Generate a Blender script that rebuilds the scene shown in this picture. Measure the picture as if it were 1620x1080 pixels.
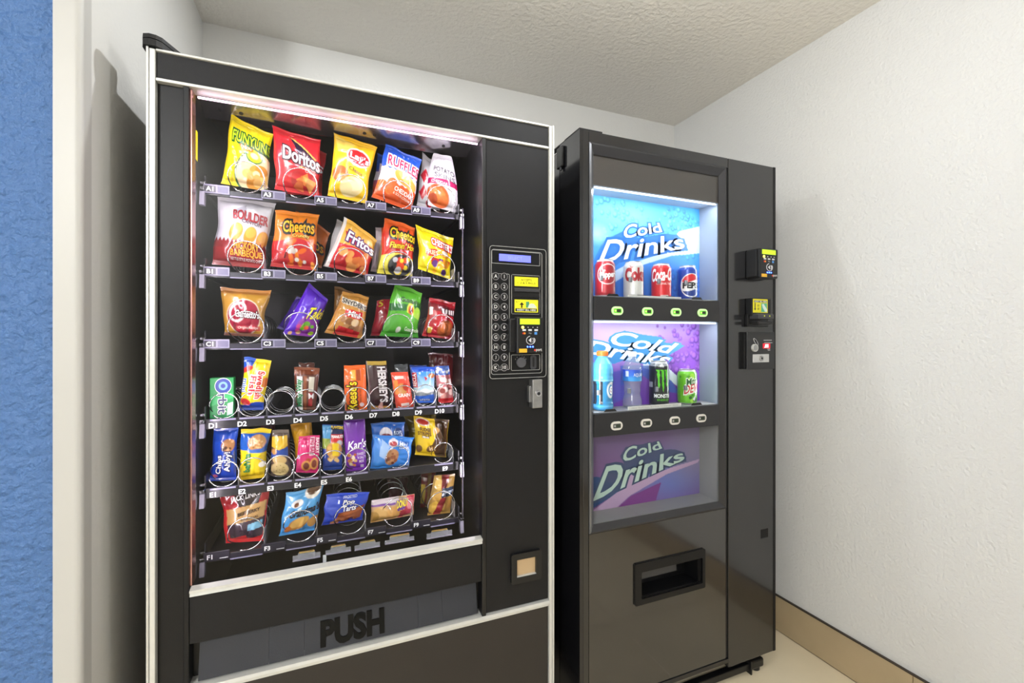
import bpy, bmesh, math, random
import numpy as np
from mathutils import Vector

for _o in list(bpy.data.objects):
    bpy.data.objects.remove(_o, do_unlink=True)
scene = bpy.context.scene
COL = scene.collection

# ---------------------------------------------------------------- camera
F_PX, U_VP, V_HOR, CAM_H = 707.0, 525.0, 530.0, 1.25
YAW = math.atan((810 - U_VP) / F_PX)
cam_data = bpy.data.cameras.new('camera')
cam_data.sensor_width = 36.0
cam_data.lens = F_PX / 1620 * 36
cam_data.shift_y = -(540 - V_HOR) / 1620
cam_data.clip_start = 0.02
cam = bpy.data.objects.new('camera', cam_data)
cam.location = (0, 0, CAM_H)
cam.rotation_euler = (math.radians(90), 0, -YAW)
COL.objects.link(cam)
scene.camera = cam

# ---------------------------------------------------------------- world, lights, exposure
world = bpy.data.worlds.new('world')
scene.world = world
world.use_nodes = True
world.node_tree.nodes['Background'].inputs[0].default_value = (1.0, 0.97, 0.92, 1)
world.node_tree.nodes['Background'].inputs[1].default_value = 0.15
scene.view_settings.view_transform = 'Standard'
scene.view_settings.look = 'None'
scene.view_settings.exposure = 0.2
scene.view_settings.gamma = 1.0
scene.view_settings.use_curve_mapping = False

def area_light(name, loc, size, power, color, target=None, shape='DISK', size_y=None, spread=None):
    d = bpy.data.lights.new(name, 'AREA')
    d.shape = shape
    d.size = size
    if size_y:
        d.size_y = size_y
    d.energy = power
    d.color = color
    if spread:
        d.spread = math.radians(spread)
    o = bpy.data.objects.new(name, d)
    o.location = loc
    if target is not None:
        o.rotation_euler = (Vector(target) - Vector(loc)).to_track_quat('-Z', 'Y').to_euler()
    COL.objects.link(o)
    return o

WARM = (0.96, 0.98, 1.0)

def globe_light(name, loc, radius, power, color):
    d = bpy.data.lights.new(name, 'POINT')
    d.energy = power
    d.shadow_soft_size = radius
    d.color = color
    o = bpy.data.objects.new(name, d)
    o.location = loc
    COL.objects.link(o)
    return o

area_light('alcove_downlight', (0.20, 1.345, 2.40), 0.05, 6.5, WARM)
globe_light('pendant_globe_lamp', (0.77, 0.62, 2.17), 0.025, 9.0, WARM)
globe_light('added_corridor_fill', (-1.25, -1.2, 2.20), 0.10, 94.0, WARM)  # fill light added to lift the whole room, no actual lamp there

# ---------------------------------------------------------------- measuring helpers
def at(u, v, Y):
    """a point of the place: on the vertical plane at depth Y, seen at photo position u, v"""
    X = math.tan(YAW + math.atan((u - 810) / F_PX)) * Y
    d = X * math.sin(YAW) + Y * math.cos(YAW)
    return X, CAM_H + (V_HOR - v) / F_PX * d

def atx(u, Y):
    return at(u, 500, Y)[0]

# ---------------------------------------------------------------- materials
def lin(h):
    h = h.lstrip('#')
    o = []
    for i in (0, 2, 4):
        c = int(h[i:i + 2], 16) / 255
        o.append(c / 12.92 if c <= 0.04045 else ((c + 0.055) / 1.055) ** 2.4)
    return tuple(o)

_MC = {}
def mat(name, col, rough=0.5, metal=0.0, spec=0.5, emit=0.0, ecol=None, coat=0.0, bump=None, mottle=None, alpha=None):
    """bump=(scale, distance, detail); mottle=(scale, amount)"""
    if name in _MC:
        return _MC[name]
    m = bpy.data.materials.new(name)
    m.use_nodes = True
    nt = m.node_tree
    b = nt.nodes['Principled BSDF']
    c = lin(col) if isinstance(col, str) else col
    b.inputs['Base Color'].default_value = (*c, 1)
    b.inputs['Roughness'].default_value = rough
    b.inputs['Metallic'].default_value = metal
    b.inputs['Specular IOR Level'].default_value = spec
    b.inputs['Coat Weight'].default_value = coat
    b.inputs['Coat Roughness'].default_value = 0.1
    if emit:
        e = lin(ecol) if isinstance(ecol, str) else (ecol or c)
        b.inputs['Emission Color'].default_value = (*e, 1)
        b.inputs['Emission Strength'].default_value = emit
    if bump or mottle:
        tc = nt.nodes.new('ShaderNodeTexCoord')
    if bump:
        n = nt.nodes.new('ShaderNodeTexNoise')
        n.inputs['Scale'].default_value = bump[0]
        n.inputs['Detail'].default_value = bump[2] if len(bump) > 2 else 3
        bp = nt.nodes.new('ShaderNodeBump')
        bp.inputs['Distance'].default_value = bump[1]
        bp.inputs['Strength'].default_value = 1.0
        nt.links.new(tc.outputs['Object'], n.inputs['Vector'])
        nt.links.new(n.outputs['Fac'], bp.inputs['Height'])
        nt.links.new(bp.outputs['Normal'], b.inputs['Normal'])
    if mottle:
        n = nt.nodes.new('ShaderNodeTexNoise')
        n.inputs['Scale'].default_value = mottle[0]
        n.inputs['Detail'].default_value = 5
        mp = nt.nodes.new('ShaderNodeMapRange')
        mp.inputs['From Min'].default_value = 0.3
        mp.inputs['From Max'].default_value = 0.7
        mp.inputs['To Min'].default_value = 1 - mottle[1]
        mp.inputs['To Max'].default_value = 1 + mottle[1]
        mx = nt.nodes.new('ShaderNodeVectorMath')
        mx.operation = 'SCALE'
        mx.inputs[0].default_value = c
        nt.links.new(tc.outputs['Object'], n.inputs['Vector'])
        nt.links.new(n.outputs['Fac'], mp.inputs['Value'])
        nt.links.new(mp.outputs['Result'], mx.inputs['Scale'])
        nt.links.new(mx.outputs['Vector'], b.inputs['Base Color'])
    _MC[name] = m
    return m

def ink(h, rough=0.35):
    return mat('ink_' + h.lstrip('#') + '_%d' % int(rough * 100), h, rough)

def glow(h, s):
    return mat('glow_' + h.lstrip('#') + '_%d' % int(s * 10), h, 0.4, emit=s)

def glass_mat(name, tint=(1, 1, 1), ior=1.45, rough=0.0, haze=0.0):
    if name in _MC:
        return _MC[name]
    m = bpy.data.materials.new(name)
    m.use_nodes = True
    nt = m.node_tree
    nt.nodes.remove(nt.nodes['Principled BSDF'])
    out = nt.nodes['Material Output']
    fr = nt.nodes.new('ShaderNodeFresnel')
    fr.inputs['IOR'].default_value = ior
    tr = nt.nodes.new('ShaderNodeBsdfTransparent')
    tr.inputs[0].default_value = (*tint, 1)
    gl = nt.nodes.new('ShaderNodeBsdfGlossy')
    gl.inputs['Roughness'].default_value = rough
    mx = nt.nodes.new('ShaderNodeMixShader')
    ge = nt.nodes.new('ShaderNodeNewGeometry')      # only the outer face of a pane mirrors
    sb = nt.nodes.new('ShaderNodeMath')
    sb.operation = 'SUBTRACT'
    sb.inputs[0].default_value = 1.0
    ml = nt.nodes.new('ShaderNodeMath')
    ml.operation = 'MULTIPLY'
    nt.links.new(ge.outputs['Backfacing'], sb.inputs[1])
    nt.links.new(fr.outputs[0], ml.inputs[0])
    nt.links.new(sb.outputs[0], ml.inputs[1])
    nt.links.new(ml.outputs[0], mx.inputs[0])
    nt.links.new(tr.outputs[0], mx.inputs[1])
    nt.links.new(gl.outputs[0], mx.inputs[2])
    last = mx
    if haze:
        df = nt.nodes.new('ShaderNodeBsdfDiffuse')
        df.inputs[0].default_value = (0.8, 0.8, 0.85, 1)
        m2 = nt.nodes.new('ShaderNodeMixShader')
        m2.inputs[0].default_value = haze
        nt.links.new(mx.outputs[0], m2.inputs[1])
        nt.links.new(df.outputs[0], m2.inputs[2])
        last = m2
    nt.links.new(last.outputs[0], out.inputs[0])
    _MC[name] = m
    return m

def print_mat(name, rough, coat=0.0, metal=0.0, emit=0.0):
    if name in _MC:
        return _MC[name]
    m = bpy.data.materials.new(name)
    m.use_nodes = True
    nt = m.node_tree
    b = nt.nodes['Principled BSDF']
    a = nt.nodes.new('ShaderNodeVertexColor')
    a.layer_name = 'Col'
    nt.links.new(a.outputs['Color'], b.inputs['Base Color'])
    b.inputs['Roughness'].default_value = rough
    b.inputs['Coat Weight'].default_value = coat
    b.inputs['Metallic'].default_value = metal
    b.inputs['Coat Roughness'].default_value = 0.08
    _MC[name] = m
    return m

FILM = print_mat('printed_film', 0.24, 0.7)
PAPER = print_mat('printed_panel', 0.6, 0.0)
CANPRINT = print_mat('printed_aluminium', 0.28, 0.4, 0.15)

BLACK = mat('black_painted_steel', '#111113', 0.42, spec=0.3, bump=(900, 0.0002), mottle=(6, 0.06))
BLACK_TEX = mat('black_textured_panel', '#161618', 0.5, spec=0.3, bump=(700, 0.0003), mottle=(9, 0.1))
BLACK_DEEP = mat('black_plastic', '#0e0e10', 0.38)
BLACK_GLOSS = mat('gloss_black_enamel', '#17171a', 0.16, coat=0.3, bump=(35, 0.00012, 1))
CHARCOAL = mat('charcoal_panel', '#3a3a3d', 0.4)
LINER = mat('dark_cabinet_liner', '#16161a', 0.3)
SILVER = mat('brushed_aluminium', '#d6d6d2', 0.35, metal=0.25, mottle=(30, 0.04))
CHROME = mat('chrome_wire', '#cfcfd4', 0.16, metal=1.0)
STEEL = mat('zinc_steel', '#a8a8a8', 0.3, metal=0.9, mottle=(60, 0.12))
CLEARP = glass_mat('clear_plastic', (0.88, 0.88, 0.92), 1.5, 0.08, 0.22)
GLASS = glass_mat('display_glass', (0.96, 0.97, 0.97), 1.33, 0.0)

# ---------------------------------------------------------------- mesh builder
ORIG = {}

def link(o, parent, origin):
    COL.objects.link(o)
    ORIG[o.name] = Vector(origin)
    if parent is not None:
        o.parent = parent
        o.location = Vector(origin) - ORIG[parent.name]
    else:
        o.location = origin

def empty(name, loc, label, cat, group=None):
    o = bpy.data.objects.new(name, None)
    o.empty_display_size = 0.05
    link(o, None, loc)
    tag(o, label, cat, group)
    return o

def tag(o, label=None, cat=None, group=None, kind=None):
    if label:
        o['label'] = label
    if cat:
        o['category'] = cat
    if group:
        o['group'] = group
    if kind:
        o['kind'] = kind
    return o

_TXT = {}
def text2d(s, bold=0.0, cell=0.25):
    """flat triangulated lettering in a unit box: x to the right, y up"""
    key = (s, bold, cell)
    if key in _TXT:
        return _TXT[key]
    cu = bpy.data.curves.new('lettering_source', 'FONT')
    cu.body = s
    cu.offset = bold
    cu.resolution_u = 3
    ob = bpy.data.objects.new('lettering_source', cu)
    me = ob.to_mesh()
    bm = bmesh.new()
    bm.from_mesh(me)
    ob.to_mesh_clear()
    bpy.data.objects.remove(ob)
    bpy.data.curves.remove(cu)
    bmesh.ops.triangulate(bm, faces=bm.faces[:])
    if cell:
        for _ in range(3):
            long = [e for e in bm.edges if e.calc_length() > cell]
            if not long:
                break
            bmesh.ops.subdivide_edges(bm, edges=long, cuts=1)
            bmesh.ops.triangulate(bm, faces=bm.faces[:])
    bm.verts.index_update()
    V = np.array([(v.co.x, v.co.y) for v in bm.verts])
    Fc = [tuple(v.index for v in f.verts) for f in bm.faces]
    bm.free()
    base = text2d(s, 0.0, cell)[2:] if bold else None
    lo, hi = (V.min(0), V.max(0)) if base is None else base
    V = (V - lo) / (hi - lo)
    _TXT[key] = (V, Fc, lo, hi)
    return _TXT[key]

class MB:
    def __init__(self):
        self.v, self.f, self.m, self.mats = [], [], [], []

    def slot(self, material):
        if material not in self.mats:
            self.mats.append(material)
        return self.mats.index(material)

    def add(self, verts, faces, material):
        k = len(self.v)
        s = self.slot(material)
        self.v.extend(tuple(map(float, p)) for p in verts)
        for f in faces:
            self.f.append(tuple(k + i for i in f))
            self.m.append(s)
        return self

    def box(self, x0, x1, y0, y1, z0, z1, material, r=0.0, seg=2):
        if r <= 0:
            vs = [(x, y, z) for x in (x0, x1) for y in (y0, y1) for z in (z0, z1)]
            fs = [(0, 1, 3, 2), (4, 6, 7, 5), (0, 4, 5, 1), (2, 3, 7, 6), (0, 2, 6, 4), (1, 5, 7, 3)]
            return self.add(vs, fs, material)
        bm = bmesh.new()
        bmesh.ops.create_cube(bm, size=1)
        for v in bm.verts:
            v.co = ((x0 + x1) / 2 + v.co.x * (x1 - x0), (y0 + y1) / 2 + v.co.y * (y1 - y0), (z0 + z1) / 2 + v.co.z * (z1 - z0))
        bmesh.ops.bevel(bm, geom=bm.edges[:], offset=r, segments=seg, affect='EDGES', profile=0.5)
        bm.verts.index_update()
        self.add([v.co[:] for v in bm.verts], [[v.index for v in f.verts] for f in bm.faces], material)
        bm.free()
        return self

    def prism(self, outline, axis, a0, a1, material):
        """outline of 2-D points extruded along axis ('x': points are y,z; 'y': x,z; 'z': x,y)"""
        n = len(outline)
        put = {'x': lambda p, a: (a, p[0], p[1]), 'y': lambda p, a: (p[0], a, p[1]), 'z': lambda p, a: (p[0], p[1], a)}[axis]
        vs = [put(p, a0) for p in outline] + [put(p, a1) for p in outline]
        fs = [(i, (i + 1) % n, n + (i + 1) % n, n + i) for i in range(n)]
        fs += [tuple(range(n))[::-1], tuple(range(n, 2 * n))]
        return self.add(vs, fs, material)

    def rrect(self, x0, x1, z0, z1, rad, y0, y1, material, n=5):
        return self.prism(rr_outline(x0, x1, z0, z1, rad, n), 'y', y0, y1, material)

    def ring(self, x0, x1, z0, z1, rad, w, y0, y1, material, n=5):
        a = rr_outline(x0, x1, z0, z1, rad, n)
        b = rr_outline(x0 + w, x1 - w, z0 + w, z1 - w, max(rad - w, 0.0005), n)
        return self.band(a, b, y0, y1, material)

    def band(self, a, b, y0, y1, material):
        k = len(a)
        vs = [(p[0], y0, p[1]) for p in a] + [(p[0], y0, p[1]) for p in b] + [(p[0], y1, p[1]) for p in a] + [(p[0], y1, p[1]) for p in b]
        fs = []
        for i in range(k):
            j = (i + 1) % k
            fs += [(i, j, k + j, k + i), (2 * k + j, 2 * k + i, 3 * k + i, 3 * k + j), (i, 2 * k + i, 2 * k + j, j), (k + i, k + j, 3 * k + j, 3 * k + i)]
        return self.add(vs, fs, material)

    def cyl(self, p0, p1, r, material, n=20, r1=None):
        p0, p1 = Vector(p0), Vector(p1)
        r1 = r if r1 is None else r1
        d = (p1 - p0).normalized()
        u = d.orthogonal().normalized()
        w = d.cross(u)
        vs = []
        for p, q in ((p0, r), (p1, r1)):
            vs += [p + q * (math.cos(2 * math.pi * i / n) * u + math.sin(2 * math.pi * i / n) * w) for i in range(n)]
        fs = [(i, (i + 1) % n, n + (i + 1) % n, n + i) for i in range(n)]
        fs += [tuple(range(n))[::-1], tuple(range(n, 2 * n))]
        return self.add(vs, fs, material)

    def tube(self, pts, r, material, n=6):
        pts = [Vector(p) for p in pts]
        vs, fs = [], []
        ref = None
        for i, p in enumerate(pts):
            d = (pts[min(i + 1, len(pts) - 1)] - pts[max(i - 1, 0)]).normalized()
            if ref is None:
                ref = d.orthogonal().normalized()
            ref = (ref - d * ref.dot(d)).normalized()
            w = d.cross(ref)
            vs += [p + r * (math.cos(2 * math.pi * k / n) * ref + math.sin(2 * math.pi * k / n) * w) for k in range(n)]
        for i in range(len(pts) - 1):
            for k in range(n):
                k2 = (k + 1) % n
                fs.append((i * n + k, i * n + k2, (i + 1) * n + k2, (i + 1) * n + k))
        fs += [tuple(range(n))[::-1], tuple(range((len(pts) - 1) * n, len(pts) * n))]
        return self.add(vs, fs, material)

    def lathe(self, cx, cy, prof, material, n=32):
        vs, fs = [], []
        for r, z in prof:
            vs += [(cx + r * math.cos(2 * math.pi * i / n), cy + r * math.sin(2 * math.pi * i / n), z) for i in range(n)]
        for j in range(len(prof) - 1):
            for i in range(n):
                k = (i + 1) % n
                fs.append((j * n + i, j * n + k, (j + 1) * n + k, (j + 1) * n + i))
        fs += [tuple(range(n))[::-1], tuple(range((len(prof) - 1) * n, len(prof) * n))]
        return self.add(vs, fs, material)

    def text(self, s, quad, Y, material, bold=0.0, thick=0.0):
        """lettering on the plane at depth Y; quad = four (X, Z) corners, top left first, clockwise"""
        V, Fc = text2d(s, bold, None)[:2]
        tl, tr, br, bl = [np.array(q) for q in quad]
        a, b = V[:, 0:1], V[:, 1:2]
        P = (1 - a) * b * tl + a * b * tr + a * (1 - b) * br + (1 - a) * (1 - b) * bl
        vs = [(p[0], Y, p[1]) for p in P]
        return self.add(vs, Fc, material)

    def btext(self, s, cx, cz, w, h, Y, material, bold=0.0):
        return self.text(s, [(cx - w / 2, cz + h / 2), (cx + w / 2, cz + h / 2), (cx + w / 2, cz - h / 2), (cx - w / 2, cz - h / 2)], Y, material, bold)

    def build(self, name, parent=None, smooth=False, origin=None, normals=True):
        V = np.array(self.v)
        lo, hi = V.min(0), V.max(0)
        if origin is None:
            origin = ((lo[0] + hi[0]) / 2, (lo[1] + hi[1]) / 2, lo[2])
        me = bpy.data.meshes.new(name)
        me.from_pydata((V - np.array(origin)).tolist(), [], self.f)
        for mt in self.mats:
            me.materials.append(mt)
        if len(self.mats) > 1:
            me.polygons.foreach_set('material_index', self.m)
        if normals and len(self.f) < 6000:
            bm = bmesh.new()
            bm.from_mesh(me)
            bmesh.ops.recalc_face_normals(bm, faces=bm.faces[:])
            bm.to_mesh(me)
            bm.free()
        if smooth:
            me.polygons.foreach_set('use_smooth', [True] * len(me.polygons))
        me.update()
        o = bpy.data.objects.new(name, me)
        link(o, parent, origin)
        return o

def rr_outline(x0, x1, z0, z1, rad, n=5):
    pts = []
    for cx, cz, a0 in ((x1 - rad, z1 - rad, 0), (x0 + rad, z1 - rad, 90), (x0 + rad, z0 + rad, 180), (x1 - rad, z0 + rad, 270)):
        for i in range(n + 1):
            t = math.radians(a0 + 90 * i / n)
            pts.append((cx + rad * math.cos(t), cz + rad * math.sin(t)))
    return pts

def aspect(s):
    _, _, lo, hi = text2d(s, 0.0, None)
    return (hi[0] - lo[0]) / (hi[1] - lo[1])

def pxbox(u0, v0, u1, v1, Y):
    """metric x0, x1, z0, z1 on plane Y of a box whose centre lines are given in the photo"""
    um, vm = (u0 + u1) / 2, (v0 + v1) / 2
    return atx(u0, Y), atx(u1, Y), at(um, v1, Y)[1], at(um, v0, Y)[1]

# ================================================================ THE ROOM
XR, XL, YB, ZC = 1.762, -0.444, 1.961, 2.408
WALLW = mat('textured_white_wall', '#dddddb', 0.6, bump=(100, 0.003, 3))
WALLB = mat('textured_back_wall', '#d8d7d3', 0.6, bump=(90, 0.001, 3))
WALLBL = mat('textured_blue_wall', '#486ea3', 0.5, bump=(60, 0.014, 4))
CEILM = mat('textured_ceiling', '#f0ece4', 0.7, bump=(60, 0.006, 4))
TRIMW = mat('white_corner_trim', '#bdbcb8', 0.45)
TILE = mat('beige_floor_tile', '#eadcbe', 0.3, mottle=(3, 0.06))
GROUT = mat('floor_grout', '#a99a80', 0.8)
BTILE = mat('tan_baseboard_tile', '#b3a080', 0.4, mottle=(4, 0.08))
EDGE = mat('dark_metal_edge', '#4a4036', 0.3, metal=0.6)

def struct(o):
    o['kind'] = 'structure'
    return o

def slab(name, *a, material, r=0):
    return struct(MB().box(*a, material, r).build(name))

floor = slab('floor', -3.0, XR + 0.1, -1.7, YB + 0.1, -0.05, -0.004, material=GROUT)
tile_me = None
for i in range(8):
    for j in range(7):
        x1 = XR - 0.012 - i * 0.6
        y0 = 1.95 - (j + 1) * 0.6 + 0.0
        x0, y1 = max(x1 - 0.597, -3.0), y0 + 0.597
        if y1 < -1.69 or x1 < -2.9:
            continue
        y0c = max(y0, -1.69)
        if x1 - x0 > 0.59 and y1 - y0c > 0.59:
            if tile_me is None:
                t = MB().box(x0, x1, y0, y1, -0.0039, 0.0, TILE, 0.001, 1).build('floor_tile', floor)
                tile_me = t.data
            else:
                t = bpy.data.objects.new('floor_tile', tile_me)
                link(t, floor, ((x0 + x1) / 2, (y0 + y1) / 2, -0.0039))
        else:
            MB().box(x0, x1, y0c, y1, -0.0039, 0.0, TILE, 0.001, 1).build('floor_tile', floor)

slab('ceiling', -3.0, XR + 0.1, -1.7, YB + 0.1, ZC, ZC + 0.08, material=CEILM)
slab('wall_back', XL - 0.1, XR + 0.1, YB, YB + 0.1, 0, ZC, material=WALLB)
slab('wall_right', XR, XR + 0.1, -1.7, YB, 0, ZC, material=WALLW)
slab('wall_behind_camera', -3.0, XR + 0.1, -1.8, -1.7, 0, ZC, material=WALLB)
slab('wall_corridor_end', -3.1, -3.0, -1.7, 1.2, 0, ZC, material=WALLB)
slab('wall_blue', -3.0, XL - 0.0405, 1.103, 1.2, 0, ZC, material=WALLBL)
slab('wall_left', XL - 0.04, XL, 1.112, YB, 0, ZC, material=WALLB)
# rounded corner guard on the end of the left wall
pr = [(XL - 0.0405, 1.1115)]
for k in range(9):
    t = math.radians(90 * k / 8)
    pr.append((XL - 0.010 + 0.0115 * math.sin(t), 1.1085 - 0.0115 * math.cos(t)))
pr += [(XL + 0.0015, 1.135), (XL + 0.0002, 1.135), (XL + 0.0002, 1.1115)]
pr = [(XL - 0.0405, 1.097)] + pr[1:-2] + [(XL + 0.0002, 1.1355), (XL + 0.0002, 1.1115), (XL - 0.0405, 1.1115)]
struct(MB().prism(pr, 'z', 0, ZC, TRIMW).build('trim_1'))

bb = struct(MB().box(XR - 0.006, XR, -1.7, YB - 0.012, 0, 0.143, GROUT).build('baseboard_right'))
ys = [1.459 - 0.6 * k for k in range(-1, 6)]
for y1 in ys:
    ya, yb_ = max(y1 - 0.598, -1.69), min(y1, YB - 0.013)
    if yb_ > ya:
        MB().box(XR - 0.011, XR - 0.005, ya, yb_, 0.001, 0.143, BTILE, 0.0008, 1).build('baseboard_tile', bb)
for ya, yb_ in ((-1.69, 1.0155), (1.0175, YB - 0.013)):
    MB().box(XR - 0.0125, XR - 0.0005, ya, yb_, 0.1435, 0.1475, EDGE, 0.0008, 1).build('metal_edge', bb)
bb2 = struct(MB().box(XL, XR - 0.012, YB - 0.006, YB, 0, 0.143, GROUT).build('baseboard_back'))
for k in range(4):
    xa, xb = XR - 0.013 - 0.6 * (k + 1), XR - 0.015 - 0.6 * k
    MB().box(max(xa, XL + 0.001), xb, YB - 0.011, YB - 0.005, 0.001, 0.143, BTILE, 0.0008, 1).build('baseboard_tile', bb2)

# ================================================================ SNACK MACHINE
YS = 1.19
SX0, SX1 = -0.370, 0.612
snack = empty('snack_vending_machine', (0.121, 1.55, 0.0), 'large black snack vending machine with silver trim and snacks behind glass', 'vending machine', None)

b = MB()
b.box(SX0 + 0.003, SX0 + 0.02, 1.226, 1.93, 0.05, 1.862, BLACK)
b.box(SX1 - 0.02, SX1 - 0.003, 1.226, 1.93, 0.05, 1.862, BLACK)
b.box(SX0 + 0.02, SX1 - 0.02, 1.91, 1.93, 0.05, 1.862, BLACK)
b.box(SX0 + 0.02, SX1 - 0.02, 1.226, 1.91, 1.845, 1.862, BLACK)
b.box(SX0 + 0.02, SX1 - 0.02, 1.226, 1.91, 0.05, 0.07, BLACK)
b.build('cabinet', snack)
for x in (SX0 + 0.06, SX1 - 0.06):
    for y in (1.30, 1.86):
        MB().cyl((x, y, 0.0), (x, y, 0.012), 0.022, BLACK_DEEP).cyl((x, y, 0.012), (x, y, 0.052), 0.010, STEEL).build('levelling_foot', snack)

b = MB()
b.box(-0.312, -0.300, 1.2255, 1.86, 0.50, 1.842, LINER)
b.box(0.390, 0.400, 1.2255, 1.86, 0.50, 1.842, LINER)
b.box(-0.300, 0.390, 1.85, 1.86, 0.50, 1.842, LINER)
b.box(-0.300, 0.390, 1.385, 1.85, 1.832, 1.842, LINER)
b.box(-0.300, 0.390, 1.2255, 1.85, 0.50, 0.51, LINER)
b.build('interior_liner', snack)
# shiny valance above the top row, with screw holes
VM = mat('polished_valance', '#a09ca2', 0.18, metal=0.95)
b = MB().prism([(1.226, 1.842), (1.226, 1.838), (1.275, 1.838), (1.345, 1.803), (1.348, 1.803), (1.348, 1.842)], 'x', -0.300, 0.390, VM)
vl = b.build('light_valance', snack)
MB().box(-0.300, 0.390, 1.3485, 1.3845, 1.832, 1.842, LINER).build('valance_strip', vl)
for x in (-0.262, -0.215, 0.085, 0.112, 0.31):
    MB().cyl((x, 1.318, 1.8160), (x, 1.3185, 1.8170), 0.005, BLACK_DEEP, 12).build('screw_hole', vl)
led = MB().box(-0.285, 0.385, 1.2155, 1.2205, 1.792, 1.7965, glow('#ffd9f4', 2.2), 0.001).build('light_tube', snack)
area_light('snack_cabinet_light', (0.048, 1.222, 1.785), 0.64, 0.9, (1.0, 0.87, 1.0), target=(0.048, 1.36, 1.2), shape='RECTANGLE', size_y=0.012)

for xl, tx in ((-0.284, 0.10), (0.381, 0.0)):
    area_light('snack_side_light', (xl, 1.214, 1.24), 0.008, 1.35, (1.0, 0.88, 1.0), target=(tx, 1.40, 1.24), shape='RECTANGLE', size_y=1.06)

# frame
b = MB()
b.box(SX0, SX0 + 0.0045, 1.182, 1.225, 0.02, 1.871, SILVER, 0.001, 1)
b.box(SX0 + 0.0052, SX0 + 0.0155, 1.184, 1.225, 0.02, 1.869, SILVER, 0.001, 1)
b.build('side_trim', snack)
b = MB()
b.box(SX1 - 0.0055, SX1, 1.182, 1.225, 0.02, 1.871, SILVER, 0.001, 1)
b.box(SX1 - 0.0155, SX1 - 0.0062, 1.184, 1.225, 0.02, 1.869, SILVER, 0.001, 1)
b.build('side_trim', snack)
MB().box(SX0 + 0.016, SX1 - 0.016, 1.185, 1.225, 1.866, 1.871, SILVER, 0.001, 1).build('top_trim', snack)
MB().box(SX0 + 0.016, SX1 - 0.016, 1.191, 1.225, 1.8085, 1.8655, BLACK_TEX).build('header_panel', snack)
b = MB().box(SX0 + 0.016, SX1 - 0.016, 1.185, 1.225, 1.8015, 1.808, SILVER, 0.001, 1)
b.build('header_trim', snack)
b = MB().box(SX0 + 0.016, -0.3055, 1.199, 1.225, 0.40, 1.801, BLACK)
b.build('left_panel', snack)
b = MB().box(-0.305, -0.2945, 1.188, 1.225, 0.47, 1.801, BLACK, 0.001, 1)
b.box(-0.2943, -0.2905, 1.196, 1.225, 0.69, 1.801, mat('rosy_metal_strip', '#b98a86', 0.25, metal=0.9))  # rosy metal strip along the glass edge
b.build('glass_jamb', snack)
b = MB().box(0.3885, 0.4005, 1.186, 1.225, 0.453, 1.801, BLACK_DEEP, 0.002)
b.build('glass_jamb', snack)
MB().box(-0.2900, 0.3880, 1.2005, 1.2045, 0.688, 1.801, GLASS).build('glass_pane', snack)
# sill under the glass
b = MB().prism([(1.2, 0.6875), (1.183, 0.6835), (1.183, 0.678), (1.2, 0.678)], 'x', -0.2925, 0.389, SILVER)
b.prism([(1.2, 0.6775), (1.187, 0.6775), (1.185, 0.6695), (1.2, 0.6685)], 'x', -0.2925, 0.389, SILVER)
b.build('glass_sill', snack)
MB().box(-0.294, 0.388, 1.190, 1.215, 0.562, 0.668, BLACK_TEX, 0.001, 1).build('front_panel', snack)
# delivery flap, tilted in at the top
b = MB().box(-0.294, 0.388, 1.222, 1.225, 0.469, 0.562, BLACK_DEEP)
b.build('flap_recess', snack)
FL = mat('slate_flap_plastic', '#2c2f37', 0.45, bump=(400, 0.0003))
b = MB()
for i, (xa, xb) in enumerate(((-0.279, -0.139), (-0.1385, -0.0625), (-0.062, 0.214), (0.2145, 0.279), (0.2795, 0.378))):
    b.add([(xa, 1.2135, 0.558), (xb, 1.2135, 0.558), (xb, 1.196, 0.472), (xa, 1.196, 0.472),
           (xa, 1.2205, 0.558), (xb, 1.2205, 0.558), (xb, 1.203, 0.472), (xa, 1.203, 0.472)],
          [(0, 1, 2, 3), (7, 6, 5, 4), (0, 4, 5, 1), (3, 2, 6, 7), (0, 3, 7, 4), (1, 5, 6, 2)], FL)
flap = b.build('delivery_flap', snack)
x0, x1 = atx(509, 1.203), atx(606, 1.203)
V, Fc = text2d('PUSH', 0.05, None)[:2]
vs, n = [], len(V)
for dd in (0.0, 0.0022):
    for a_, b_ in V:
        zz = 0.4835 + b_ * 0.053
        yy = 1.196 + (zz - 0.472) / 0.086 * 0.0175
        vs.append((x0 + (x1 - x0) * a_, yy - 0.0002 - dd, zz))
fs = [f for f in Fc] + [tuple(i + n for i in f) for f in Fc]
ed = {}
for f in Fc:
    for k in range(3):
        e = (f[k], f[(k + 1) % 3])
        ed[tuple(sorted(e))] = ed.get(tuple(sorted(e)), 0) + 1
fs += [(a_, b_, b_ + n, a_ + n) for (a_, b_), c in ed.items() if c == 1]
tag(MB().add(vs, fs, mat('jet_black_plastic', '#030303', .35, spec=.25)).build('push_lettering', flap), 'raised black PUSH lettering')
b = MB().prism([(1.225, 0.468), (1.184, 0.466), (1.182, 0.459), (1.225, 0.459)], 'x', SX0 + 0.016, SX1 - 0.016, SILVER)
b.prism([(1.225, 0.4585), (1.184, 0.4585), (1.185, 0.4505), (1.225, 0.4495)], 'x', SX0 + 0.016, SX1 - 0.016, SILVER)
b.build('lower_trim', snack)
MB().box(SX0 + 0.016, SX1 - 0.016, 1.192, 1.225, 0.03, 0.449, mat('lower_kick_panel', '#262220', 0.42, bump=(700, 0.0003), mottle=(7, 0.08)), 0.001, 1).build('kick_panel', snack)
ctrl = MB().box(0.4015, SX1 - 0.016, 1.1915, 1.225, 0.469, 1.8005, BLACK_TEX, 0.001, 1).build('control_panel', snack)
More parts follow.
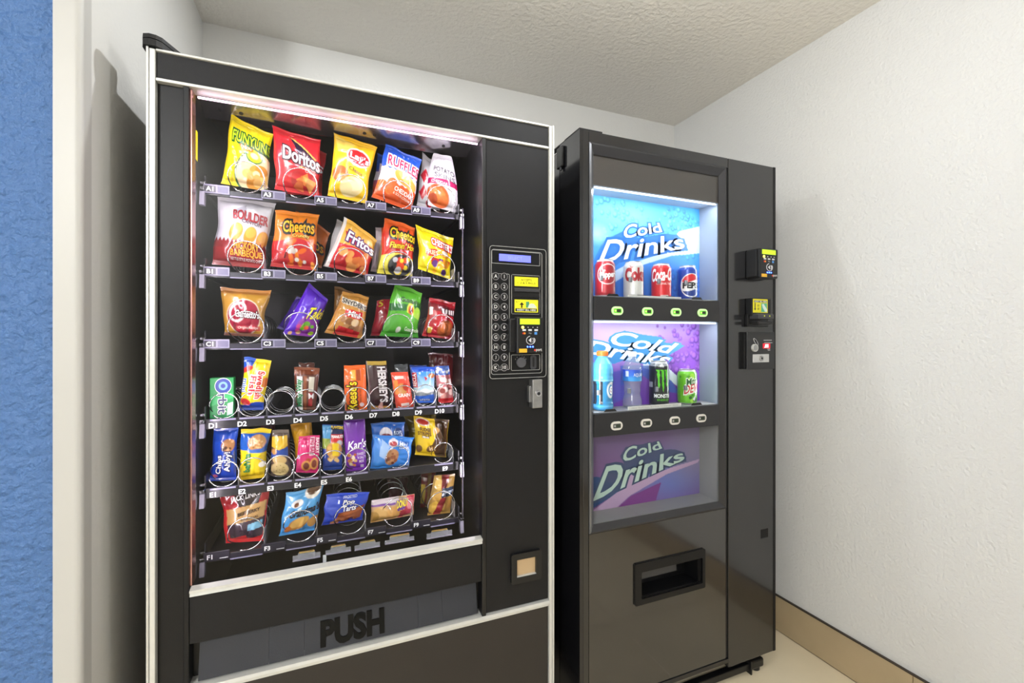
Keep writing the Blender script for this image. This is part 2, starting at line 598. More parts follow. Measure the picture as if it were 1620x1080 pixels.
# hinge cap on the top left corner
hp = [(-0.378, 1.178), (-0.352, 1.172), (-0.337, 1.178), (-0.332, 1.192), (-0.332, 1.235), (-0.378, 1.235)]
hp = [(-0.379, 1.176 + 0.016), (-0.374, 1.179), (-0.362, 1.174), (-0.350, 1.176), (-0.341, 1.183), (-0.318, 1.235), (-0.322, 1.262), (-0.379, 1.262)]
b = MB().prism(hp, 'z', 1.8715, 1.884, BLACK_DEEP)
b.prism([(x + 0.002 if x < -0.36 else x - 0.003, y + 0.003) for x, y in hp], 'z', 1.884, 1.886, CHARCOAL)
b.prism([(x, y) for x, y in hp], 'z', 1.886, 1.8945, BLACK_DEEP)
b.build('hinge_cap', snack)

# ---------------- keypad unit
KY = 1.184
LINE = mat('silver_outline', '#b9b9b6', 0.4, metal=0.3)
b = MB()
b.rrect(0.409, 0.586, 1.127, 1.502, 0.010, KY, 1.1915, BLACK)
b.ring(0.409, 0.586, 1.127, 1.502, 0.010, 0.0014, KY - 0.0012, KY, LINE)
kx = pxbox(777, 392.5, 857.5, 590, KY)
b.ring(kx[0], kx[1], 1.139, 1.492, 0.008, 0.0012, KY - 0.0010, KY, LINE)
keyp = b.build('keypad_unit', snack)
def frame_px(u0, v0, u1, v1, rad=0.005, w=0.0011, Y=KY):
    x0, x1, z0, z1 = pxbox(u0, v0, u1, v1, Y)
    return MB().ring(x0, x1, z0, z1, rad, w, Y - 0.0012, Y, LINE), (x0, x1, z0, z1)
m, q = frame_px(777.5, 397.5, 854, 418.5, 0.003)
m.box(q[0] + 0.001, q[1] - 0.001, KY - 0.0004, KY, q[2] + 0.001, q[3] - 0.001, mat('display_window', '#07070f', 0.15))
m.build('display_frame', keyp)
x0, x1, z0, z1 = pxbox(789.5, 403, 839.5, 414, KY)
m = MB().box(x0, x1, KY - 0.0012, KY - 0.0003, z0, z1, glow('#5c62f0', 1.6))
tag(m.build('lcd_screen', keyp), 'glowing blue display strip')
m = MB().btext('SELECT', (x0 + x1) / 2, (z0 + z1) / 2, (x1 - x0) * 0.45, (z1 - z0) * 0.5, KY - 0.0015, ink('#a9b4f4'))
m.build('lcd_lettering', keyp)
m, q = frame_px(777.5, 432.5, 806, 585, 0.004)
m.build('button_frame', keyp)
for col, names in ((783.9, 'A B C D E F G H J K'.split()), (797.4, [str(i) for i in range(1, 11)])):
    for r, s in enumerate(names):
        cx, _ = at(col, 500, KY)
        cz = 1.4157 - r * (1.4157 - 1.1588) / 9 - 0.0
        m = MB()
        m.cyl((cx, KY, cz), (cx, KY - 0.0016, cz), 0.0108, CHROME, 20)
        m.cyl((cx, KY - 0.0016, cz), (cx, KY - 0.0022, cz), 0.0092, BLACK_DEEP, 20)
        m.btext(s, cx, cz + 0.0003, min(0.0105, 0.0095 * aspect(s)), 0.0095, KY - 0.0024, ink('#e8e8e8'), 0.01)
        m.build('button', keyp)
# banknote acceptor
m, q = frame_px(809, 435, 854, 497, 0.004)
m.box(q[0] + 0.0012, q[1] - 0.0012, KY - 0.002, KY, q[2] + 0.0012, q[3] - 0.0012, BLACK_DEEP)
x0, x1, z0, z1 = pxbox(813.5, 455.5, 853, 471, KY - 0.004)
m.prism([(KY - 0.002, z1), (KY - 0.010, z1 - 0.004), (KY - 0.010, z1 - 0.011), (KY - 0.002, z1 - 0.011)], 'x', x0, x1, CHARCOAL)
m.prism([(KY - 0.002, z0 + 0.003), (KY - 0.008, z0 + 0.003), (KY - 0.008, z0), (KY - 0.002, z0)], 'x', x0, x1, BLACK)
m.build('banknote_slot', keyp)
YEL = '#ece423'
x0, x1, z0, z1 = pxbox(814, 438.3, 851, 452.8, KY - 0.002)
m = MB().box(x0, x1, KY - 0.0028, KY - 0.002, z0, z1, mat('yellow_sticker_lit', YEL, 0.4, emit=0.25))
m.btext('ACCEPTS', (x0 + x1) / 2, z0 + (z1 - z0) * 0.68, (x1 - x0) * 0.46, (z1 - z0) * 0.24, KY - 0.003, ink('#1c1c08'), 0.01)
m.btext('1, 2 & 5 BILLS', (x0 + x1) / 2, z0 + (z1 - z0) * 0.34, (x1 - x0) * 0.76, (z1 - z0) * 0.22, KY - 0.003, ink('#1c1c08'), 0.01)
tag(m.build('sticker', keyp), 'yellow sticker reading accepts bills')
x0, x1, z0, z1 = pxbox(814, 474, 851, 493.8, KY - 0.002)
w, h = x1 - x0, z1 - z0
m = MB().box(x0, x1, KY - 0.0028, KY - 0.002, z0, z1, mat('yellow_sticker_lit', YEL, 0.4))
Yk = KY - 0.003
m.box(x0 + .03 * w, x1 - .05 * w, Yk, Yk + .0001, z0 + .06 * h, z0 + .3 * h, ink('#14140c'))
m.btext('INSERT BILL HERE', (x0 + x1) / 2, z0 + .18 * h, .8 * w, .15 * h, Yk - .0001, ink('#f4f4e0'), 0.02)
m.add([(x0 + a * w, Yk, z0 + c * h) for a, c in ((.27, .34), (.33, .34), (.33, .58), (.40, .58), (.30, .80), (.20, .58), (.27, .58))], [(0, 1, 2, 3, 4, 5, 6)], ink('#14140c'))
m.box(x0 + .48 * w, x0 + .62 * w, Yk, Yk + .0001, z0 + .36 * h, z0 + .85 * h, ink('#4f9c6e'))
m.add([(x0 + a * w, Yk - .0001, z0 + c * h) for a, c in ((.55, .34), (.95, .34), (.9, .5), (.82, .68), (.7, .72), (.6, .6))], [(0, 1, 2, 3, 4, 5)], ink('#d9e3d2'))
m.btext('ALT', x0 + .12 * w, z0 + .82 * h, .17 * w, .12 * h, Yk, ink('#3c3c10'), 0.01)
tag(m.build('sticker', keyp), 'yellow arrow sticker reading insert bill here')

def card_reader(parent, X0, X1, Z0, Z1, Yb, Yf, side):
    """tap-and-pay reader: wedge body, green screen, lamps, card marks, contactless mark"""
    w, h = X1 - X0, Z1 - Z0
    m = MB()
    m.box(X0 - side, X1 - w * .02, Yf + 0.010, Yb, Z0 + 0.004, Z1 - 0.004, BLACK_DEEP, 0.003)
    m.box(X0, X1, Yf, Yb, Z0, Z1, BLACK_DEEP, 0.004)
    body = m.build('card_reader', parent)
    P = lambda a, c: (X0 + a * w, Z0 + c * h)
    def plate(name, a0, a1, c0, c1, material, lab=None, y=0.0006):
        o = MB().box(X0 + a0 * w, X0 + a1 * w, Yf - y, Yf + 0.0002, Z0 + c0 * h, Z0 + c1 * h, material).build(name, body)
        return tag(o, lab) if lab else o
    plate('screen', .12, .86, .80, .955, glow('#a9d420', 0.9), 'lit yellow-green screen')
    for i, k in enumerate((.22, .42, .6, .77)):
        MB().cyl((P(k, .72)[0], Yf, P(k, .72)[1]), (P(k, .72)[0], Yf - .0012, P(k, .72)[1]), w * (.045 if i == 0 else .018), glow('#ffe84a', 6.0) if i == 0 else ink('#d8d8d8'), 12).build('status_lamp', body)
    m = MB()
    for i, k in enumerate((.21, .43, .66)):
        m.box(X0 + k * w, X0 + (k + .13) * w, Yf - .0005, Yf, Z0 + .62 * h, Z0 + .67 * h, ink('#d6d8de'))
    m.cyl((*P(.245, .555)[:1], Yf, P(.245, .555)[1]), (P(.245, .555)[0], Yf - .0005, P(.245, .555)[1]), w * .035, ink('#d8261c'), 12)
    m.cyl((P(.295, .555)[0], Yf, P(.295, .555)[1]), (P(.295, .555)[0], Yf - .0006, P(.295, .555)[1]), w * .035, ink('#f0921e'), 12)
    m.box(X0 + .66 * w, X0 + .76 * w, Yf - .0005, Yf, Z0 + .52 * h, Z0 + .59 * h, ink('#4a8ed8'))
    m.btext('Pay', X0 + .5 * w, Z0 + .555 * h, .1 * w, .05 * h, Yf - .0005, ink('#c8c8c8'))
    m.build('card_marks', body)
    m = MB()
    cx, cz = P(.52, .365)
    for r, a0, a1 in ((.14, -60, 240),):
        pts = [(cx + w * r * 1.15 * math.cos(math.radians(t)), Yf - .0004, cz + w * r * math.sin(math.radians(t))) for t in range(100, 400, 15)]
        m.tube(pts, w * .012, ink('#d8d8dc'), 5)
    m.add([(cx - .09 * w, Yf - .0007, cz), (cx + .02 * w, Yf - .0007, cz + .09 * w), (cx + .02 * w, Yf - .0007, cz - .09 * w)], [(0, 1, 2)], ink('#d8d8dc'))
    for k in (.07, .12):
        m.tube([(cx + w * k, Yf - .0007, cz + w * .08), (cx + w * (k + .03), Yf - .0007, cz), (cx + w * k, Yf - .0007, cz - w * .08)], w * .012, ink('#d8d8dc'), 5)
    m.build('contactless_mark', body)
    for k in (.40, .50, .60):
        x, z = P(k, .185)
        MB().cyl((x, Yf, z), (x, Yf - .0014, z), w * .028, glow('#3a5cff', 9.0), 10).build('blue_lamp', body)
    plate('yellow_sticker', .09, .38, .03, .135, ink('#eab52c'))
    MB().btext('port', X0 + .83 * w, Z0 + .085 * h, .22 * w, .09 * h, Yf - .0005, ink('#e8e8e8'), .01).cyl((X0 + .68 * w, Yf, Z0 + .09 * h), (X0 + .68 * w, Yf - .0005, Z0 + .09 * h), w * .035, ink('#d83a2a'), 10).build('maker_lettering', body)
    return body

x0, x1, z0, z1 = pxbox(817.5, 501.5, 859.5, 559, 1.158)
card_reader(snack, x0, x1, z0, z1, KY, 1.158, 0.018)
m, q = frame_px(808.5, 560.5, 854, 585.5, 0.004)
m.build('coin_frame', keyp)
cx, cz = at(823.8, 573, KY)
MB().cyl((cx, KY, cz), (cx, KY - .006, cz), .0145, mat('grey_coin_knob', '#55555a', .35), 24).cyl((cx, KY - .006, cz), (cx, KY - .007, cz), .0125, mat('grey_coin_knob', '#55555a', .35), 24).build('coin_return_knob', keyp)
m = MB()
for i, ch in enumerate('RETURN'):
    t = math.radians(150 - i * 24)
    m.btext(ch, cx + .0185 * math.cos(t), cz + .0185 * math.sin(t), .0025, .0035, KY - .0004, ink('#9a9a9a'))
m.build('coin_return_lettering', keyp)
x0, x1, z0, z1 = pxbox(838.5, 562, 848, 583.5, KY)
m = MB().rrect(x0, x1, z0, z1, .007, KY - .003, KY, mat('grey_coin_slot', '#3c3c40', .3))
m.rrect((x0 + x1) / 2 - .003, (x0 + x1) / 2 + .003, z0 + .006, z1 - .005, .0028, KY - .0034, KY - .0028, BLACK_DEEP)
m.build('coin_slot', keyp)
# lock
x0, x1, z0, z1 = pxbox(842.5, 600, 858.5, 645.5, 1.165)
m = MB().box(x0, x1, 1.165, 1.1915, z0, z1, STEEL, .003)
m.cyl(((x0 + x1) / 2 + .002, 1.165, (z0 + z1) / 2 + .001), ((x0 + x1) / 2 + .002, 1.161, (z0 + z1) / 2 + .001), .0085, CHROME, 20)
m.cyl(((x0 + x1) / 2 + .002, 1.161, (z0 + z1) / 2 + .001), ((x0 + x1) / 2 + .002, 1.1605, (z0 + z1) / 2 + .001), .005, BLACK_DEEP, 16)
m.box(x0 - .006, x0, 1.176, 1.1915, z0 + .016, z1 - .02, STEEL, .001)
tag(m.build('door_lock', snack), 'steel lock block')
# coin return cup
x0, x1, z0, z1 = pxbox(807.5, 871.5, 855, 918, YS)
m = MB().ring(x0, x1, z0, z1, .006, .017, 1.181, 1.1915, BLACK_DEEP)
m.box(x0 + .016, x1 - .016, 1.1905, 1.1914, z0 + .016, z1 - .016, mat('tan_coin_flap', '#c2a680', .3))
m.box(x0 + .016, x1 - .016, 1.184, 1.1914, z0 + .0165, z0 + .0195, SILVER)
m.build('coin_return_cup', snack)

# warning sticker and latch plate on the inner left wall
m = MB().box(-.2998, -.2985, 1.232, 1.262, 1.60, 1.78, mat('dark_latch_plate', '#2a2732', .25, metal=.5), .0005, 1)
for yy, zz in ((1.24, 1.735), (1.252, 1.735), (1.252, 1.66), (1.24, 1.62), (1.255, 1.62)):
    m.cyl((-.2985, yy, zz), (-.2965, yy, zz), .004, CHROME, 12)
m.build('latch_plate', snack)
tag(MB().box(-.2983, -.2975, 1.258, 1.272, 1.665, 1.735, ink('#e8d81c')).build('warning_sticker', snack), 'narrow yellow warning sticker')
# bright channel at the right end of the shelves
m = MB().box(.352, .356, 1.262, 1.268, .72, 1.62, mat('dull_channel', '#55525c', .25, metal=.8), .001, 1)
m.build('elevator_channel', snack)

# ---------------- shelves with wire spirals
ROWZ = {'A': 1.606, 'B': 1.404, 'C': 1.226, 'D': 1.040, 'E': .870, 'F': .704}
TY = 1.295
WIDE_X = [atx(u, 1.3) for u in (389, 475, 554, 630, 698.5)]
NARR_X = [atx(u, 1.3) for u in (354, 399.5, 443.5, 486, 526.8, 565.5, 603.4, 638.6, 673.6, 706.5)]
SHELF = mat('black_shelf_plastic', '#1b1a20', .28)
TAGM = mat('lavender_price_tag', '#8c88a0', .3)
TAGD = mat('dark_price_tag', '#2b2834', .3)
LIPL = mat('clear_lip_edge', '#8f8aa6', .2)

def coil(parent, cx, cz, r, pitch, gap, n_turn, start, wire=.00155):
    pts = []
    for k in range(0, 23):
        t = start + math.radians(k * 14)
        pts.append((cx + r * math.cos(t), TY + .003 + k * .0002, cz + r * math.sin(t)))
    t1 = start + math.radians(22 * 14)
    y = TY + .003 + 22 * .0002
    for k in range(1, 5):
        t = t1 + math.radians(k * 15)
        pts.append((cx + r * math.cos(t), y + gap * k / 4, cz + r * math.sin(t)))
    t2, y2 = t1 + math.radians(60), y + gap
    for k in range(1, int(n_turn * 20) + 1):
        t = t2 + 2 * math.pi * k / 20
        pts.append((cx + r * math.cos(t), y2 + pitch * k / 20, cz + r * math.sin(t)))
    MB().tube(pts, wire, CHROME, 6).build('spiral_coil', parent, smooth=True)

rng = random.Random(5)
for row, zt in ROWZ.items():
    wide = row in 'ABCF'
    m = MB()
    m.box(-.287, .350, TY + .006, 1.80, zt - .003, zt, SHELF)
    m.box(-.287, .350, TY, TY + .0055, zt - (.012 if wide else .021), zt + .004, SHELF, .001, 1)
    m.box(-.290, -.2872, TY + .004, 1.80, zt - .012, zt + .035, SHELF)
    m.box(.3502, .353, TY + .004, 1.80, zt - .012, zt + .035, SHELF)
    shelf = m.build('shelf', snack)
    for xa, xb, sg in ((-.2975, -.2875, 1), (.3535, .3635, -1)):
        mm = MB().box(xa, xb, TY - .012, TY + .02, zt - .004, zt + .004, CHROME, .001, 1)
        mm.prism([(TY - .008, zt - .006), (TY + .008, zt - .006), (TY + .004, zt - .04), (TY - .012, zt - .04)], 'x', xa, xb, mat('pale_bracket', '#b9b4c6', .25, metal=.4))
        mm.box(xa, xb, TY - .006, TY + .012, zt + .012, zt + .018, CHROME, .001, 1)
        mm.build('shelf_bracket', shelf)
    if wide:
        cols = [(WIDE_X[i], f'{row}{2 * i + 1}', .0405, .052) for i in range(5)]
    elif row == 'D':
        cols = [(NARR_X[i], f'D{i + 1}', .0315, .026) for i in range(10)]
    else:
        cols = [(NARR_X[i], f'E{i + 1}', .0325, .032) for i in range(6)] + [(atx(629, 1.3), 'E7', .031, .05), (atx(701.6, 1.3), 'E9', .0295, .05)]
    for cx, nm, r, gap in cols:
        if nm in ('D3', 'D5'):
            coil(shelf, cx, zt + r + .003, r, .03, .024, 2.6, math.radians(rng.uniform(-60, -20)), .0012)
        else:
            coil(shelf, cx, zt + r + .003, r, gap * 1.05, gap, 5, math.radians(rng.uniform(190, 250)))
        if wide:
            xa, xb = cx - .089, cx - .034
            za, zb = zt - .008, zt + .014
            tm = MB().box(xa, xb, TY - .004, TY - .0005, za, zb, TAGD if row in 'F' else TAGM, .0008, 1)
            if row != 'F':
                tm.box(xa + .002, xa + .026, TY - .0046, TY - .0039, za + .003, zb - .004, TAGD)
                tm.box(xa + .030, xb - .003, TY - .0046, TY - .0039, za + .003, zb - .004, mat('price_window', '#6a6680', .25))
            else:
                tm.box(xb - .021, xb - .003, TY - .0046, TY - .0039, za + .004, za + .0055, ink('#d8d8d8'))
            tm.btext(nm, xa + .0135, (za + zb) / 2 - .0005, .0105 * aspect(nm), .0105, TY - .0048, ink('#f4f4f4'), .03)
            tm.build('price_tag', shelf)
            MB().box(xb + .001, xb + .072, TY - .003, TY - .0005, zt - .012, zt - .0095, LIPL).box(xb + .001, xb + .072, TY - .0015, TY - .0005, zt - .009, zt + .002, TAGD).build('clear_lip', shelf)
            MB().box(xb + .0735, xb + .0745, TY + .006, 1.70, zt, zt + .045, CLEARP).build('divider', shelf)
        else:
            if nm not in ('E7',):
                MB().btext(nm, cx - (.022 if nm != 'E9' else -.004), zt - .0125, .0115 * aspect(nm), .0115, TY - .0004, ink('#f4f4f4'), .03).build('selection_number', shelf)
            MB().box(cx + .0305, cx + .0313, TY + .006, 1.70, zt, zt + .04, CLEARP).build('divider', shelf)
            MB().box(cx - .028, cx + .027, TY - .0014, TY - .0002, zt - .001, zt + .003, LIPL).build('clear_lip', shelf)

# clear product guards along the bottom of the window
for u, v, w in ((485, 883, 44), (535, 873, 40), (581, 866, 40), (632, 856, 46), (695, 848, 40)):
    xa, xb = atx(u - w / 2, 1.235), atx(u + w / 2, 1.235)
    z = at(u, v, 1.235)[1]
    m = MB().box(xa, xb, 1.234, 1.2365, .70, z, CLEARP).box(xa + .012, xb - .012, 1.233, 1.2375, z, z + .016, CLEARP, .001, 1)
    m.box(xa, xb, 1.232, 1.239, z - .002, z, mat('pale_bracket', '#b9b4c6', .25, metal=.4))
    m.box(xa + .014, xb - .014, 1.2325, 1.238, z + .016, z + .018, mat('brass_edge', '#c8b070', .25, metal=.7))
    m.build('clear_product_guard', snack)
xx, zz = at(513.5, 885, 1.233)
MB().box(xx - .004, xx + .004, 1.2325, 1.2335, zz - .012, zz + .012, ink('#dcdce0')).build('code_sticker', snack)

# ================================================================ PACKAGES
class Art:
    """flat print colours on a grid; x 0..1 to the right, y 0..1 downwards"""
    def __init__(self, nx, ny, W, H, seed=1):
        self.x, self.y = np.meshgrid(np.linspace(0, 1, nx), np.linspace(0, 1, ny))
        self.c = np.ones((ny, nx, 3))
        self.W, self.H = W, H
        self.cell = 0.7 * max(W / nx, H / ny)
        self.r = random.Random(seed)

    def mixin(self, a, col):
        a = np.clip(a, 0, 1)[..., None]
        self.c = self.c * (1 - a) + np.array(lin(col)) * a

    def bg(self, col):
        self.c[:] = lin(col)

    def grad(self, c0, c1, y0=0.0, y1=1.0):
        t = np.clip((self.y - y0) / (y1 - y0), 0, 1)[..., None]
        self.c = np.array(lin(c0)) * (1 - t) + np.array(lin(c1)) * t

    def e(self, cx, cy, rx, ry, col, rot=0, soft=1.0, op=1.0):
        xm, ym = (self.x - cx) * self.W, (self.y - cy) * self.H
        t = math.radians(rot)
        xr, yr = xm * math.cos(t) + ym * math.sin(t), -xm * math.sin(t) + ym * math.cos(t)
        a, b_ = rx * self.W, ry * self.H
        d = (np.sqrt((xr / a) ** 2 + (yr / b_) ** 2) - 1) * min(a, b_)
        self.mixin((0.5 - d / (self.cell * soft)) * op, col)

    def ringe(self, cx, cy, rx, ry, w, col, rot=0):
        old = self.c.copy()
        self.e(cx, cy, rx, ry, col, rot)
        new = self.c
        xm, ym = (self.x - cx) * self.W, (self.y - cy) * self.H
        t = math.radians(rot)
        xr, yr = xm * math.cos(t) + ym * math.sin(t), -xm * math.sin(t) + ym * math.cos(t)
        a, b_ = rx * self.W - w, ry * self.H - w
        d = (np.sqrt((xr / a) ** 2 + (yr / b_) ** 2) - 1) * min(a, b_)
        k = np.clip(0.5 - d / self.cell, 0, 1)[..., None]
        self.c = new * (1 - k) + old * k

    def p(self, pts, col, op=1.0):
        ins = np.zeros(self.x.shape, bool)
        n = len(pts)
        for i in range(n):
            (xa, ya), (xb, yb) = pts[i], pts[(i + 1) % n]
            if ya == yb:
                continue
            cond = ((ya > self.y) != (yb > self.y)) & (self.x < (xb - xa) * (self.y - ya) / (yb - ya) + xa)
            ins ^= cond
        self.mixin(ins * op, col)

    def r_(self, x0, y0, x1, y1, col, op=1.0):
        self.mixin(((self.x >= x0) & (self.x <= x1) & (self.y >= y0) & (self.y <= y1)) * op, col)

    def below(self, fn, col):
        self.mixin((self.y - fn(self.x)) * self.H / self.cell + .5, col)

    def bits(self, n, x0, y0, x1, y1, cols, s0, s1, ar=1.0):
        for _ in range(n):
            s = self.r.uniform(s0, s1)
            self.e(self.r.uniform(x0, x1), self.r.uniform(y0, y1), s, s * self.W / self.H * ar, self.r.choice(cols), self.r.uniform(0, 180))

def bilin(q, a, b_):
    """q = TL, TR, BR, BL; a to the right, b downwards"""
    a, b_ = np.asarray(a)[..., None], np.asarray(b_)[..., None]
    tl, tr, br, bl = [np.array(k, float) for k in q]
    return (1 - a) * (1 - b_) * tl + a * (1 - b_) * tr + a * b_ * br + (1 - a) * b_ * bl

def sample(G, x, y):
    ny, nx = G.shape[:2]
    fx, fy = np.clip(x, 0, 1) * (nx - 1), np.clip(y, 0, 1) * (ny - 1)
    i, j = np.minimum(fx.astype(int), nx - 2), np.minimum(fy.astype(int), ny - 2)
    a, b_ = (fx - i)[:, None], (fy - j)[:, None]
    return G[j, i] * (1 - a) * (1 - b_) + G[j, i + 1] * a * (1 - b_) + G[j + 1, i + 1] * a * b_ + G[j + 1, i] * (1 - a) * b_

def grid_mesh(name, G, colors, parent, material, back=None, origin=None):
    """front sheet G (ny, nx, 3) with colours, optional coarser back sheet"""
    ny, nx = G.shape[:2]
    V = G.reshape(-1, 3)
    C = colors.reshape(-1, 3)
    idx = np.arange(ny * nx).reshape(ny, nx)
    Fq = np.stack([idx[:-1, :-1], idx[1:, :-1], idx[1:, 1:], idx[:-1, 1:]], -1).reshape(-1, 4)
    if back is not None:
        B, BC = back
        by, bx = B.shape[:2]
        k = len(V)
        V = np.vstack([V, B.reshape(-1, 3)])
        C = np.vstack([C, BC.reshape(-1, 3)])
        idx = k + np.arange(by * bx).reshape(by, bx)
        Fq = np.vstack([Fq, np.stack([idx[:-1, :-1], idx[:-1, 1:], idx[1:, 1:], idx[1:, :-1]], -1).reshape(-1, 4)])
    if origin is None:
        lo, hi = V.min(0), V.max(0)
        origin = ((lo[0] + hi[0]) / 2, (lo[1] + hi[1]) / 2, lo[2])
    me = bpy.data.meshes.new(name)
    me.from_pydata((V - np.array(origin)).tolist(), [], Fq.tolist())
    at_ = me.color_attributes.new('Col', 'FLOAT_COLOR', 'POINT')
    at_.data.foreach_set('color', np.hstack([C, np.ones((len(C), 1))]).astype(np.float32).ravel())
    me.materials.append(material)
    me.polygons.foreach_set('use_smooth', [True] * len(me.polygons))
    me.update()
    o = bpy.data.objects.new(name, me)
    link(o, parent, origin)
    return o

def letters(surf, nrm, W, H, texts, parent, lift=0.0015):
    """texts: (string, x0, y0, x1, y1, colour, {o: outline colour, ow: width, b: bold, rot: +-90, s: slope, k: shear})"""
    if not texts:
        return
    m = MB()
    for t in texts:
        s, x0, y0, x1, y1, col = t[:6]
        op = t[6] if len(t) > 6 else {}
        layers = [(min(op.get('b', 0.012), 0.02 if op.get('o') else 1), col, 1.5)]
        if op.get('o'):
            layers.insert(0, (op.get('ow', 0.05) * 1.9, op['o'], 1.0))
        for bold, c, lf in layers:
            V, Fc = text2d(s, bold, 0.13)[:2]
            a, b_ = V[:, 0], V[:, 1]
            rot = op.get('rot', 0)
            if rot == 90:       # reads upwards
                px, py = x0 + (x1 - x0) * (1 - b_), y1 - (y1 - y0) * a
            elif rot == -90:    # reads downwards
                px, py = x0 + (x1 - x0) * b_, y0 + (y1 - y0) * a
            else:
                px, py = x0 + (x1 - x0) * a, y1 - (y1 - y0) * b_
            if rot:
                px = px + op.get('s', 0) * a
                py = py + op.get('k', 0) * b_
            else:
                px = px + op.get('k', 0) * b_
                py = py + op.get('s', 0) * a
                if 'taper' in op:
                    mid = (y0 + y1) / 2
                    py = mid + (py - mid) * (1 - op['taper'] * a)
            px, py = np.clip(px, .012, .988), np.clip(py, .012, .988)
            P = sample(surf, px, py) + sample(nrm, px, py) * lift * lf
            m.add(P, Fc, ink(c, .3))
    return m.build('lettering', parent, normals=False)

def normals_of(G):
    du = np.gradient(G, axis=1)
    dv = np.gradient(G, axis=0)
    n = np.cross(du, dv)
    n /= np.linalg.norm(n, axis=2, keepdims=True) + 1e-12
    s = np.sign(n[..., 1].mean())
    return -n * s

RES = 600.0
def bag(name, label, cat, quad, art, texts=(), Y=1.342, th=.026, seal=.07, seed=0, turn=0.0, lean=0.0, group=None,
        crease=8, waist=.07, res=1.0, material=None, back='#b8b8bc', flat=False):
    """a sealed film packet: four photo corners (TL, TR, BR, BL) at depth Y; turn = right edge further back, lean = top further back"""
    ys = [Y - turn / 2 + lean, Y + turn / 2 + lean, Y + turn / 2, Y - turn / 2]
    q3 = []
    for (u, v), yy in zip(quad, ys):
        X, Z = at(u, v, yy)
        q3.append((X, yy, Z))
    q3 = np.array(q3)
    W = (np.linalg.norm(q3[1] - q3[0]) + np.linalg.norm(q3[2] - q3[3])) / 2
    H = (np.linalg.norm(q3[3] - q3[0]) + np.linalg.norm(q3[2] - q3[1])) / 2
    nx, ny = max(14, int(W * RES * res)), max(14, int(H * RES * res))
    nx, ny = (nx // 4) * 4 + 1, (ny // 4) * 4 + 1
    s, t = np.meshgrid(np.linspace(0, 1, nx), np.linspace(0, 1, ny))
    r = random.Random(seed * 7 + 3)
    w_ = 1 - waist * np.sin(np.pi * t) ** .45
    ph = [r.uniform(0, 6.3) for _ in range(6)]
    amp_ = .022 if waist > 0 else .006
    en = lambda k, z: amp_ * (np.sin(5 * z + ph[k]) + .6 * np.sin(11 * z + ph[k + 1]))
    s2 = .5 + (s - .5) * w_ + (1 - s) * en(0, t) * np.sin(np.pi * t) + s * en(2, t) * np.sin(np.pi * t)
    t2 = t + (1 - t) ** 3 * en(4, s) * .6
    P = bilin(q3, s2, t2)
    tt = np.clip((t - seal) / (1 - 2 * seal), 0, 1)
    body = np.sin(np.pi * s) ** .55 * np.sin(np.pi * tt) ** .5
    low = .85 + .3 * t                                     # contents settle downwards
    bulge = th * body * low
    # folds that run out of the seals, and a few creases
    for k in range(7):
        s0, w0 = r.random(), r.uniform(.03, .07)
        amp = r.uniform(.6, 1.5) * .0034 * min(1, W / .09)
        top = r.random() < .55
        d = np.clip(t - seal, 0, 1) if top else np.clip(1 - seal - t, 0, 1)
        skew = r.uniform(-.5, .5)
        bulge += amp * np.exp(-((s - s0 - skew * d) / w0) ** 2) * np.exp(-d / .16) * np.sin(np.pi * s) ** .3 * r.choice((-1, 1)) * (d > 0)
    for k in range(crease):
        cx, cy, an = r.uniform(.1, .9), r.uniform(.12, .9), r.uniform(0, math.pi)
        dx, dy = (s - cx) * W, (t - cy) * H
        ax = dx * math.cos(an) + dy * math.sin(an)
        pr_ = -dx * math.sin(an) + dy * math.cos(an)
        L = r.uniform(.014, .034) * min(1, W / .08)
        w = r.uniform(.0035, .008)
        bulge += r.choice((-1, 1)) * r.uniform(.4, 1) * .0046 * min(1, W / .08) * np.exp(-(ax / L) ** 2) / (1 + (pr_ / w) ** 2) * np.clip(body * 1.6, 0, 1)
    crimp = ((t < seal * .75) | (t > 1 - seal * .75))
    bulge += crimp * .0005 * np.sin(t * H / .0011)
    G = P.copy()
    fn = np.cross(q3[1] - q3[0], q3[3] - q3[0])
    fn = fn / np.linalg.norm(fn)
    fn = fn if fn[1] < 0 else -fn
    edge = np.minimum(np.minimum(s, 1 - s) * W, np.minimum(t, 1 - t) * H)
    bulge *= np.clip(edge / .004, 0, 1)
    G += fn * bulge[..., None]
    bx, by = np.arange(0, nx, 4), np.arange(0, ny, 4)
    Bk = P[np.ix_(by, bx)] - fn * (th * .8 * body)[np.ix_(by, bx)][..., None] - fn * .0006
    A = Art(nx, ny, W, H, seed)
    art(A)
    BC = np.zeros(Bk.shape) + np.array(lin(back))
    o = grid_mesh(name, G, A.c, None, material or FILM, (Bk, BC))
    tag(o, label, cat, group)
    letters(G, normals_of(G), W, H, texts, o)
    return o

def wavy(base, amp, freq, ph=0.0, slope=0.0):
    return lambda x: base + amp * np.sin(freq * x + ph) + slope * x

def jag(base, amp, n, slope=0.0):
    return lambda x: base + amp * np.abs((x * n) % 1 - .5) * 2 + slope * x

G1, G2, G3 = 'chip bags on the top shelf', 'chip bags on the second shelf', 'snack bags on the third shelf'
G4, G5, G6 = 'candy and bars on the fourth shelf', 'snacks on the fifth shelf', 'snacks on the bottom shelf'

